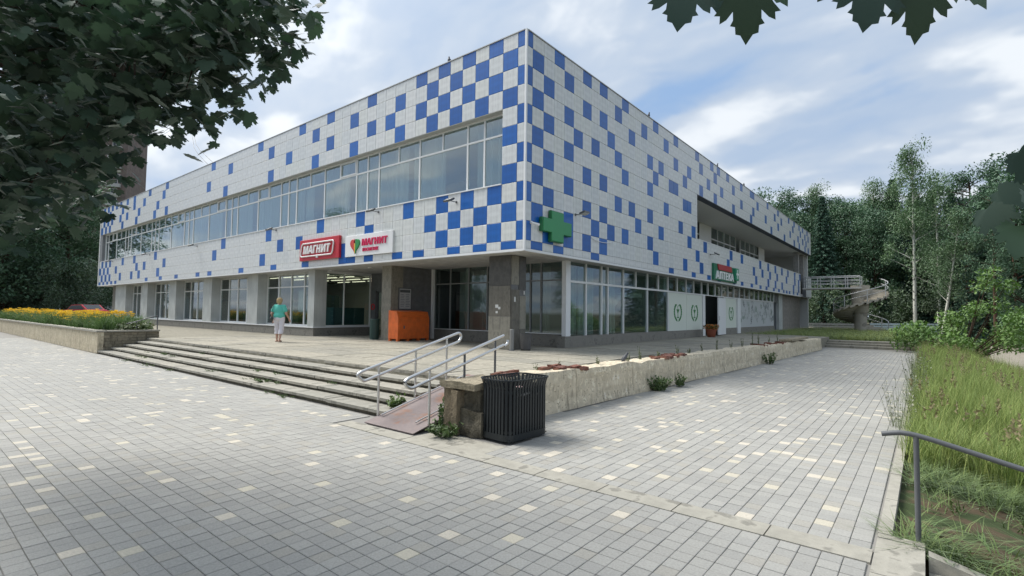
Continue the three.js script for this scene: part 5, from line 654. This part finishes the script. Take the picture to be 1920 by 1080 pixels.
{ // the wood: rows front to back, seen beyond the right end of the building
  const R = rng(77), words = { broad: 'leafy dark green tree in the wood behind the spiral staircase', birch: 'slender birch among the trees of the wood', spruce: 'dark pointed spruce in the wood behind the spiral staircase', pine: 'tall pine with high crown in the wood' };
  const put1 = (px, depth, kind, h, v, w) => { const p = at(px, 590, depth); plantTree(kind, v, p.x, p.z, h, R() * 6.28, words[kind], 'trees of the wood', w); };
  const pick = (r) => (r < 0.38 ? 'broad' : r < 0.56 ? 'spruce' : r < 0.76 ? 'birch' : 'pine');
  // front row
  for (const [px, d, k, h, v, w] of [[1440, 82, 'broad', 20.5, 0, 1], [1490, 78, 'broad', 19, 1, 1], [1545, 74, 'spruce', 19.5, 0, 1.1], [1590, 78, 'broad', 20.5, 2, 1], [1640, 74, 'broad', 19, 0, 0.95], [1675, 76, 'birch', 20, 1, 1.1], [1760, 66, 'birch', 20.5, 2, 1.15], [1815, 64, 'pine', 20, 0, 1], [1850, 56, 'spruce', 18, 1, 1.1], [1905, 50, 'pine', 20, 2, 1.1], [1960, 46, 'broad', 19, 1, 1.1], [2040, 46, 'spruce', 19, 2, 1.2], [1395, 86, 'broad', 20, 2, 1]]) put1(px, d, k, h, v, w);
  for (let px = 1385; px < 2080; px += 37) { const d = 84 - (px - 1385) * 0.035 + R() * 6; put1(px + (R() - 0.5) * 20, d, pick(R()), 21 + R() * 3, Math.floor(R() * 3), 1.05); }
  for (let px = 1375; px < 2080; px += 40) put1(px + (R() - 0.5) * 16, 96 + R() * 8, R() < 0.5 ? 'spruce' : 'broad', 23 + R() * 3, Math.floor(R() * 3), 1.6);
  let p = at(1716, 620, 58); plantTree('birch', 0, p.x, p.z, 21, 1.0, 'tall white-trunked birch standing in front of the wood', null, 1.05);
  p = at(1766, 622, 55); plantTree('birch', 1, p.x, p.z, 13, 2.0, 'leaning young birch right of the tall birch', null, 1.2, 0.0).rotation.set(0, 0, -0.13);
  p = at(1866, 625, 46); plantTree('pine', 1, p.x, p.z, 15, 0.5, 'thin pine with a pale bare trunk at the path', null, 0.8);
  // understorey
  const low = []; for (let px = 1500; px < 2000; px += 26) { const q = at(px + (R() - 0.5) * 20, 600, 64 - (px - 1500) * 0.024 + R() * 4); low.push([q.x, q.z, 2.2 + R() * 2.5]); }
  const a = new Acc(); for (const [x, z, h] of low) for (let k = 0; k < 8; k++) clump(a, R, [x + (R() - 0.5) * 3, landHeight(x, z) + h * (0.25 + 1.1 * R()), z + (R() - 0.5) * 3], [1.1, 0.9, 1.1], 90, 0.16, [0.04, 0.08, 0.035], [0.08, 0.14, 0.05], 0.2); const u = put('undergrowth', a.geo, M.leaf, scene); tag(u, 'dark leafy undergrowth along the foot of the wood', 'undergrowth', null, 'stuff');
  // trees beyond the flower bed
  const left = [[8, 58, 'broad', 21, 0], [66, 62, 'broad', 23, 1], [120, 66, 'broad', 20, 2], [163, 72, 'broad', 17, 0], [-60, 56, 'broad', 24, 1], [40, 78, 'spruce', 26, 0], [95, 82, 'broad', 25, 1], [140, 90, 'broad', 21, 1], [-30, 84, 'broad', 27, 2], [176, 92, 'broad', 16, 2], [-110, 70, 'broad', 26, 0]];
  for (const [px, d, k, h, v] of left) { const q = at(px, 590, d); plantTree(k, v, q.x, q.z, h, R() * 6, k === 'broad' ? 'dense dark green tree beyond the yellow flower bed' : 'dark spruce among the trees beyond the flower bed', 'trees beyond the flower bed', 1.35); }
  const b = new Acc(); for (let px = -60; px < 208; px += 11) { const q = at(px, 590, 54 + R() * 12); for (let k = 0; k < 7; k++) clump(b, R, [q.x + (R() - 0.5) * 2, 0.8 + R() * 5.6, q.z + (R() - 0.5) * 2], [1.1, 1.0, 1.1], 90, 0.15, [0.035, 0.07, 0.035], [0.06, 0.115, 0.05], 0.2); } const hg = put('hedge_undergrowth', b.geo, M.leaf, scene); tag(hg, 'dark green shrubs behind the yellow flower bed', 'shrubs', null, 'stuff');
  // street trees opposite, seen mirrored in the windows
  for (const [x, z, h, v] of [[-46, 30, 15, 0], [-38, 34, 16, 1], [-54, 28, 17, 2], [-30, 44, 12, 0], [-62, 34, 18, 1], [-10, 56, 9, 2], [4, 58, 8, 0]]) plantTree('broad', v, x, z, h, R() * 6, 'street tree across from the shops', 'street trees opposite', 1.1);
}
// maple: leaf outline with five toothed lobes
const mapleShape = (() => {
  const half = [[0, -0.30], [0.10, -0.36], [0.20, -0.40], [0.30, -0.42], [0.29, -0.33], [0.44, -0.28], [0.40, -0.19], [0.60, -0.02], [0.52, 0.02], [0.54, 0.13], [0.43, 0.11], [0.50, 0.22], [0.63, 0.36], [0.52, 0.37], [0.53, 0.50], [0.40, 0.44], [0.27, 0.31], [0.27, 0.45], [0.33, 0.54], [0.23, 0.56], [0.22, 0.68], [0.12, 0.70], [0, 0.86]];
  const pts = [...half, ...half.slice(1, -1).reverse().map(([x, y]) => [-x, y])], s = new THREE.Shape(); pts.forEach(([x, y], i) => (i ? s.lineTo(x, y) : s.moveTo(x, y))); const gi = new THREE.ShapeGeometry(s), p = gi.attributes.position; for (let i = 0; i < p.count; i++) { const x = p.getX(i), y = p.getY(i); p.setZ(i, 0.16 * Math.abs(x) - 0.14 * x * x - 0.10 * y * y); } gi.computeVertexNormals(); return gi.toNonIndexed();
})();
function addLeaf(acc, q, pos, size, col) { const p = mapleShape.attributes.position, v = V(0, 0, 0), w = []; for (let i = 0; i < p.count; i++) { v.set(p.getX(i), p.getY(i) + 0.3, p.getZ(i)).multiplyScalar(size).applyQuaternion(q).add(pos); w.push([v.x, v.y, v.z]); } for (let i = 0; i < w.length; i += 3) acc.tri(w[i], w[i + 1], w[i + 2], col); }
function hangLeaf(R, out, acc, pos, size, col) {                   // blade hanging from its stalk, tip down and outwards
  const yaw = R() * 6.283, q = new THREE.Quaternion().setFromEuler(new THREE.Euler(-(Math.PI * 0.5 + 0.15 + R() * 1.0), yaw, (R() - 0.5) * 0.9, 'YXZ')); addLeaf(acc, q, pos, size, col);
}
const mapleA = [0.022, 0.054, 0.034], mapleB = [0.048, 0.10, 0.048];
{
  const t = thing('maple_tree', 'large maple whose dark leafy boughs overhang the pavement from the left edge', 'tree', -1.9, 0, 12.4), R = rng(501), o = t.position;
  const bark = []; const seg = (a, b, r0, r1) => bark.push(rod(a.clone().sub(o), b.clone().sub(o), r0, r1, 9));
  put('trunk', merge([rod(V(0, -0.1, 0), V(0.1, 2.6, 0), 0.27, 0.21, 14), rod(V(0.1, 2.6, 0), V(0.0, 6.5, -0.1), 0.21, 0.12, 10)]), M.bark, t);
  // clumps fill a volume whose lower and right limits are the drooping bough ends
  const edge = [[570, -100], [552, -20], [500, 40], [440, 110], [380, 180], [325, 215], [255, 225], [200, 235], [190, 300], [165, 360], [125, 410], [50, 440], [-60, 450], [-190, 460], [-200, -100]];
  const inside = (x, y) => { let c = false; for (let i = 0, j = edge.length - 1; i < edge.length; j = i++) { const [xi, yi] = edge[i], [xj, yj] = edge[j]; if (yi > y !== yj > y && x < (xj - xi) * (y - yi) / (yj - yi) + xi) c = !c; } return c; };
  const centres = []; let guard = 0; while (centres.length < 175 && guard++ < 12000) { const x = -190 + R() * 750, y = -95 + R() * 555, d = 3.5 + R() * 3.0, m = 0.27 * FOC / d * 0.8; if (inside(x, y) && inside(x + m * 0.8, y) && inside(x, y + m * 0.75) && (d > 4 || x > -150)) centres.push([at(x, y, d), d]); }
  for (const [x, y, d] of [[500, 0, 3.5], [465, 40, 3.6], [425, 85, 3.5], [390, 130, 3.6], [350, 165, 3.5], [305, 185, 3.6], [255, 195, 3.5], [205, 200, 3.6], [160, 245, 3.6], [150, 300, 3.8], [500, -40, 3.2], [420, 80, 3.6], [350, 120, 3.5], [290, 170, 3.5], [380, 40, 3.4], [220, 180, 3.6]]) centres.push([at(x, y, d), d]);
  const hub = V(-1.9, 4.6, 12.3), acc = new Acc(), tw = [];
  const boughs = [at(420, -60, 4.4), at(250, 60, 4.6), at(60, 150, 5), at(150, 300, 5.2), at(-150, 200, 6), at(-250, 50, 6), at(100, -120, 5)]; boughs.forEach((b) => { const m = hub.clone().lerp(b, 0.5); m.y += 0.35; seg(hub, m, 0.10, 0.06); seg(m, b, 0.06, 0.02); });
  for (const [c] of centres) {
    let best = boughs[0]; for (const b of boughs) if (b.distanceTo(c) < best.distanceTo(c)) best = b; tw.push(rod(best.clone().sub(o), c.clone().sub(o), 0.012, 0.004, 5));
    for (let i = 0; i < 46; i++) { const p = V(R() * 2 - 1, (R() * 2 - 1) * 0.8, R() * 2 - 1).multiplyScalar(0.34).add(c).sub(o); hangLeaf(R, null, acc, p, 0.07 + 0.045 * R(), tint(mapleA, mapleB, R())); }
  }
  put('bough', merge(bark), M.bark, t); put('twigs', merge(tw), M.bark, t).userData.kind = 'stuff'; put('crown', acc.geo, M.leaf, t);
}
{ // second maple behind the camera: a low twig dips into the view with leaves one can count
  const t = thing('maple_tree', 'maple reaching over the camera with single large leaves against the sky', 'tree', 13.5, 0, 15.5), o = t.position, R = rng(611);
  put('trunk', rod(V(0, -1.6, 0), V(-0.3, 5, -0.2), 0.25, 0.16, 12), M.bark, t); const tip = [at(1345, -40, 1.5), at(1690, -45, 1.5), at(1960, 330, 1.7)], start = V(13.2, 4.6, 15.3);
  tip.forEach((e) => { const m = start.clone().lerp(e, 0.6); m.y += 0.5; put('bough', tube([start, m, e].map((v) => v.clone().sub(o)), 0.012, 20, 6), M.bark, t); });
  const mats = [mapleA, mapleB, [0.027, 0.056, 0.026]].map((c) => phys(c, 0.7, { transmission: 0.2, thickness: 0, side: THREE.DoubleSide })), q = new THREE.Quaternion(), right = RGT.clone(), up = UPV.clone(), back = FWD.clone().negate();
  const leaf = (px, py, d, size, roll, tilt, yaw) => {               // tip points down the picture, blade tilted
    const m = put('leaf', mapleShape, mats[Math.floor(R() * 3)], t); m.position.copy(at(px, py, d)).sub(o); m.scale.setScalar(size); const base = new THREE.Matrix4().makeBasis(right, up, back); q.setFromRotationMatrix(base).multiply(new THREE.Quaternion().setFromEuler(new THREE.Euler(tilt, yaw, Math.PI + roll, 'ZXY'))); m.quaternion.copy(q);
    put('stalk', rod(at(px, py, d).sub(o), at(px + 6, py - (px > 1840 ? 22 : 60), d + 0.02).sub(o), 0.0013, 0.0013, 5), mats[1], t);
  };
  for (const [px, py, d, s, r, ti, ya] of [[1282, -18, 1.35, 0.14, -0.2, 0.2, 0.2], [1398, -14, 1.35, 0.15, 0.12, -0.15, -0.1], [1340, -42, 1.5, 0.14, -0.05, 0.3, 0.1], [1432, -44, 1.45, 0.13, 0.6, 0.2, -0.2], [1630, -22, 1.3, 0.14, -0.2, 0.15, 0.15], [1722, -18, 1.3, 0.15, 0.16, -0.2, -0.1], [1790, -52, 1.35, 0.15, 0.6, 0.2, -0.2], [1575, -50, 1.4, 0.13, -0.7, 0.2, 0.2], [1672, -40, 1.5, 0.14, 0.05, 0.4, 0.0], [1245, -58, 1.5, 0.13, -0.5, 0.2, 0.2]]) leaf(px, py, d, s, r, ti, ya);
  for (const [px, py, d, s, r, ti, ya] of [[1862, 405, 1.7, 0.10, 0.3, 0.5, 0.6], [1905, 440, 1.6, 0.11, -0.4, 0.4, 0.2], [1935, 380, 1.6, 0.12, 0.2, 0.3, -0.4], [1925, 300, 1.6, 0.11, 0.6, 0.2, 0.3], [1950, 470, 1.7, 0.11, -0.2, 0.6, 0.1], [1890, 365, 1.75, 0.10, 0.9, 0.6, 0.1]]) leaf(px, py, d, s, r, ti, ya);
}
{ // shrub at the end of the bank
  const s = thing('shrub', 'bright green bushy shrub at the far end of the grass bank', 'shrub', 10.6, landHeight(10.6, -21) - 0.05, -21), R = rng(88); s.scale.setScalar(1.45); const a = new Acc(), st = [];
  for (let i = 0; i < 46; i++) { const t = R() * 6.283, r = 1.75 * Math.sqrt(R()), h = 0.5 + (2.9 - 0.9 * r) * R() * (0.7 + 0.3 * Math.cos(t)), c = V(r * Math.cos(t) + 0.15 * h, h, r * Math.sin(t)); st.push(rod(V(0, 0, 0), c, 0.03, 0.008, 5)); clump(a, R, [c.x, c.y, c.z], [0.38, 0.32, 0.38], 150, 0.06, [0.09, 0.19, 0.035], [0.18, 0.31, 0.06], 0.15); } put('stems', merge(st), M.bark, s); put('foliage', a.geo, M.leaf, s);
}
// grasses
function tuftGeo(seed, n, h, spread, w, ca, cb) { const R = rng(seed), a = new Acc(); for (let i = 0; i < n; i++) { const t = R() * 6.283, r = spread * R() * 0.6, x = r * Math.cos(t), z = r * Math.sin(t), b = R() * 6.283, L = h * (0.55 + 0.6 * R()), lean = spread * (0.4 + R() * 1.4), dx = Math.cos(b), dz = Math.sin(b), col = tint(ca, cb, R()), ww = w * (0.7 + 0.6 * R()), P = (k) => [x + dx * lean * k * k, L * k * (1 - 0.18 * k * lean / h), z + dz * lean * k * k], S = (k, s) => { const p = P(k), q = ww * (1 - k) * s; return [p[0] - dz * q, p[1], p[2] + dx * q]; }; a.quad(S(0, 1), S(0, -1), S(0.5, -1), S(0.5, 1), col); a.tri(S(0.5, 1), S(0.5, -1), P(1), col); } return a.geo; }
function scatter(name, geo, mat, spots, label, category, parent) { const m = new THREE.InstancedMesh(geo, mat, spots.length), d = new THREE.Object3D(); m.name = numbered(name); spots.forEach(([x, y, z, s, r, sy], i) => { d.position.set(x, y, z); d.rotation.set(0, r, 0); d.scale.set(s, sy ?? s, s); d.updateMatrix(); m.setMatrixAt(i, d.matrix); }); m.castShadow = m.receiveShadow = true; scene.add(m); tag(m, label, category, null, 'stuff'); return m; }
{
  const R = rng(909), tall = [], tall2 = [], mid = [], seed = [];
  const bare = (x, z) => sstep(0.05, 0.3, fbm(x * 0.9, z * 0.9, 5, 3) + 1.0 * sstep(1.5, 0.4, Math.hypot((x - 9.95) * 0.7, (z - 5.95) * 1.3)));
  for (let i = 0; i < 19000; i++) { const x = 9.16 + 4.6 * Math.pow(R(), 0.9), z = 6.95 - 28 * Math.pow(R(), 1.3), near = z > 4.2; if (R() < 0.96 * bare(x, z) * (near ? 1 : 0.15)) continue; const y = landHeight(x, z) - 0.02, grow = near ? 0.22 + 0.3 * R() : (0.62 + 0.55 * R()) * (1 + 0.9 * fbm(x * 0.7, z * 0.5, 2, 3)) * (R() > 0.94 ? 1.45 : 1); (near ? mid : R() > 0.4 ? tall : tall2).push([x, y, z, 0.8 + 0.4 * R(), R() * 6.28, grow]); }
  for (let i = 0; i < 160; i++) { const x = 9.2 + 4.2 * R(), z = 4.6 - 25 * Math.pow(R(), 1.2); seed.push([x, landHeight(x, z), z, 0.8 + 0.4 * R(), R() * 6.28, 0.7 + 0.4 * R()]); }
  for (let i = 0; i < 2600; i++) { const x = -0.2 + 9.5 * R(), z = -24.2 - 26 * Math.pow(R(), 1.2); (R() > 0.5 ? tall : mid).push([x, landHeight(x, z) + 0.0, z, 1.2 + 0.6 * R(), R() * 6.28, 0.45 + 0.3 * R()]); }
  scatter('grass', tuftGeo(1, 22, 0.72, 0.24, 0.0042, [0.18, 0.25, 0.05], [0.34, 0.38, 0.11]), M.grass, tall, 'tall yellow green meadow grass on the bank', 'grass'); scatter('grass', tuftGeo(2, 22, 0.66, 0.26, 0.0045, [0.13, 0.22, 0.042], [0.25, 0.33, 0.075]), M.grass, tall2, 'fresh green meadow grass mixed into the bank', 'grass'); scatter('grass', tuftGeo(3, 20, 0.5, 0.24, 0.0055, [0.08, 0.15, 0.035], [0.17, 0.23, 0.065]), M.grass, mid, 'short grass round the handrail and the far lawn', 'grass');
  const a = new Acc(), r2 = rng(4); for (let k = 0; k < 3; k++) { const dx = (r2() - 0.5) * 0.3, dz = (r2() - 0.5) * 0.3, h = 0.75 + 0.25 * r2(), col = [0.26, 0.22, 0.11]; a.tri([0, 0, 0], [0.004, 0, 0.004], [dx, h, dz], [0.14, 0.16, 0.05]); for (let j = 0; j < 9; j++) { const y = h - 0.16 + 0.18 * j / 9, q = 0.02; a.tri([dx * y / h, y, dz * y / h], [dx + (r2() - 0.5) * 0.07, y + 0.03, dz + (r2() - 0.5) * 0.07], [dx + (r2() - 0.5) * 0.05, y + 0.05, dz + (r2() - 0.5) * 0.05], col); } } scatter('grass_seed_heads', a.geo, M.grass, seed, 'straw coloured seed heads above the meadow grass', 'grass');
}
function weed(label, x, y, z, r, h, n, ca, cb, group, s = 0.04) { const w = thing('weed', label, 'weed', x, y, z, 0, group), R = rng(Math.floor(Math.abs(x * 977 + z * 131 + h * 17))), a = new Acc(), st = []; for (let i = 0; i < n; i++) { const t = R() * 6.283, q = r * Math.sqrt(R()), L = h * (0.5 + 0.6 * R()), e = V(q * Math.cos(t), L, q * Math.sin(t)), b = V(e.x * 0.4, 0, e.z * 0.4); st.push(rod(b, e, 0.003, 0.001, 4)); for (let k = 0; k < 9; k++) { const f = 0.15 + 0.85 * R(), p = b.clone().lerp(e, f); leafQuad(a, R, p.x + (R() - 0.5) * s, p.y, p.z + (R() - 0.5) * s, s * (0.6 + 0.6 * R()), tint(ca, cb, R()), 0.2); } } put('stems', merge(st), std([0.07, 0.10, 0.03], 0.9), w); put('foliage', a.geo, M.leaf, w); }
const gA = [0.05, 0.10, 0.02], gB = [0.11, 0.18, 0.04];
weed('tall green weed between the rusty ramp and the wall end', 3.74, 0, 6.72, 0.12, 0.5, 26, gA, gB); weed('low green weeds in front of the upright wall stones', 4.05, 0, 6.98, 0.3, 0.2, 40, gA, gB); weed('bushy green weed at the foot of the retaining wall', 4.5, 0, 0.75, 0.34, 0.34, 60, gA, gB); weed('small weed at the wall foot right beside the bushy one', 4.62, 0, -0.2, 0.2, 0.34, 22, gA, gB); weed('weeds along the far foot of the retaining wall', 4.88, 0, -8.3, 0.3, 0.4, 40, gA, gB);
{ const R = rng(17); for (const [z, h] of [[4.6, 0.25], [3.9, 0.3], [2.5, 0.24], [1.2, 0.26], [0.6, 0.34], [-0.4, 0.22], [-1.6, 0.32], [-2.4, 0.2], [-3.4, 0.3], [-4.6, 0.36], [-6.0, 0.32], [-7.2, 0.3], [-8.4, 0.55], [-9.2, 0.5], [-10.6, 0.32], [-12.0, 0.4]]) weed('thin weed growing on top of the retaining wall', wallX(z) - 0.36, 0.62, z, 0.06, h, 7, [0.07, 0.10, 0.03], [0.15, 0.17, 0.06], 'thin weeds on the retaining wall', 0.022); for (let i = 0; i < 22; i++) { const k = Math.floor(R() * 4), x = -12 + 14 * R(); weed('grass tuft growing in the joint of the concrete steps', x, 0.11 * k + 0.005, stairZ(k) + (k ? 0.03 : 0.04), 0.14 + 0.2 * R(), 0.03 + 0.04 * R(), 14, gA, gB, 'tufts in the joints of the steps', 0.016); } weed('clump of bright weeds on the lowest step by the ramp', 2.3, 0.11, 6.5, 0.16, 0.26, 22, gA, [0.16, 0.26, 0.05]); weed('clump of grass on the second step near the middle', -2.4, 0.11, 6.47, 0.35, 0.08, 34, gA, gB, null, 0.022);
  for (let i = 0; i < 7; i++) weed('leggy weed with pale flower heads overhanging the pavement edge', 8.95 + 0.25 * R(), 0, 1.8 - i * 1.9, 0.3, 0.75, 22, [0.09, 0.13, 0.05], [0.50, 0.48, 0.40], 'leggy weeds at the pavement edge', 0.024); }
{ // flower bed
  const R = rng(66), leaves = [], bloom = []; for (let i = 0; i < 1500; i++) { const x = -15.9 - 27 * Math.pow(R(), 1.1), z = 5.05 + 1.5 * R(); leaves.push([x, 0.76, z, 0.9 + 0.5 * R(), R() * 6.3, 0.8 + 0.5 * R()]); } for (let i = 0; i < 3000; i++) { const x = -17.2 - 26 * Math.pow(R(), 1.05), z = 5.0 + 1.5 * R(), lump = fbm(x * 0.9, z * 1.2, 9, 3); if (R() < 0.55 - 1.6 * lump) continue; const y = 1.08 + 0.6 * R() * (0.6 + 0.6 * fbm(x * 0.6, z, 1, 2) + 0.2); bloom.push([x, y, z, 0.8 + 0.5 * R(), R() * 6.3]); }
  scatter('flower_bed_leaves', tuftGeo(8, 14, 0.66, 0.3, 0.016, [0.07, 0.14, 0.035], [0.15, 0.25, 0.07]), M.grass, leaves, 'green strap leaves of the daylily bed in the planter', 'flower bed');
  const a = new Acc(); for (let k = 0; k < 6; k++) { const t = k / 6 * 6.283, c = Math.cos(t), s = Math.sin(t), e = 0.085, col = k % 2 ? [0.84, 0.54, 0.03] : [0.88, 0.66, 0.06]; a.tri([0, -0.02, 0], [c * e * 0.6 - s * 0.024, 0.03, s * e * 0.6 + c * 0.024], [c * e, 0.02, s * e], col); a.tri([0, -0.02, 0], [c * e, 0.02, s * e], [c * e * 0.6 + s * 0.024, 0.03, s * e * 0.6 - c * 0.024], col); } scatter('yellow_flowers', a.geo, phys([1, 1, 1], 0.7, { vertexColors: true, transmission: 0.25, thickness: 0, side: THREE.DoubleSide }), bloom, 'mass of yellow and orange daylilies in the planter', 'flowers');
  const h = thing('leafy_plant', 'pale variegated leafy plant at the near corner of the planter', 'plant', -15.75, 0.78, 5.5), b = new Acc(), r = rng(12); for (let i = 0; i < 240; i++) { const t = r() * 6.283, q = 0.55 * Math.sqrt(r()), y = 0.05 + 0.42 * r() * (1 - q * 0.8); leafQuad(b, r, q * Math.cos(t), y, q * Math.sin(t) * 1.2, 0.09, tint([0.07, 0.12, 0.03], [0.36, 0.38, 0.22], r() * r()), 0.2); } put('foliage', b.geo, M.leaf, h); put('stem', rod(V(0, -0.03, 0), V(0, 0.3, 0), 0.02, 0.01, 6), M.bark, h);
}
renderer.render(scene, camera);
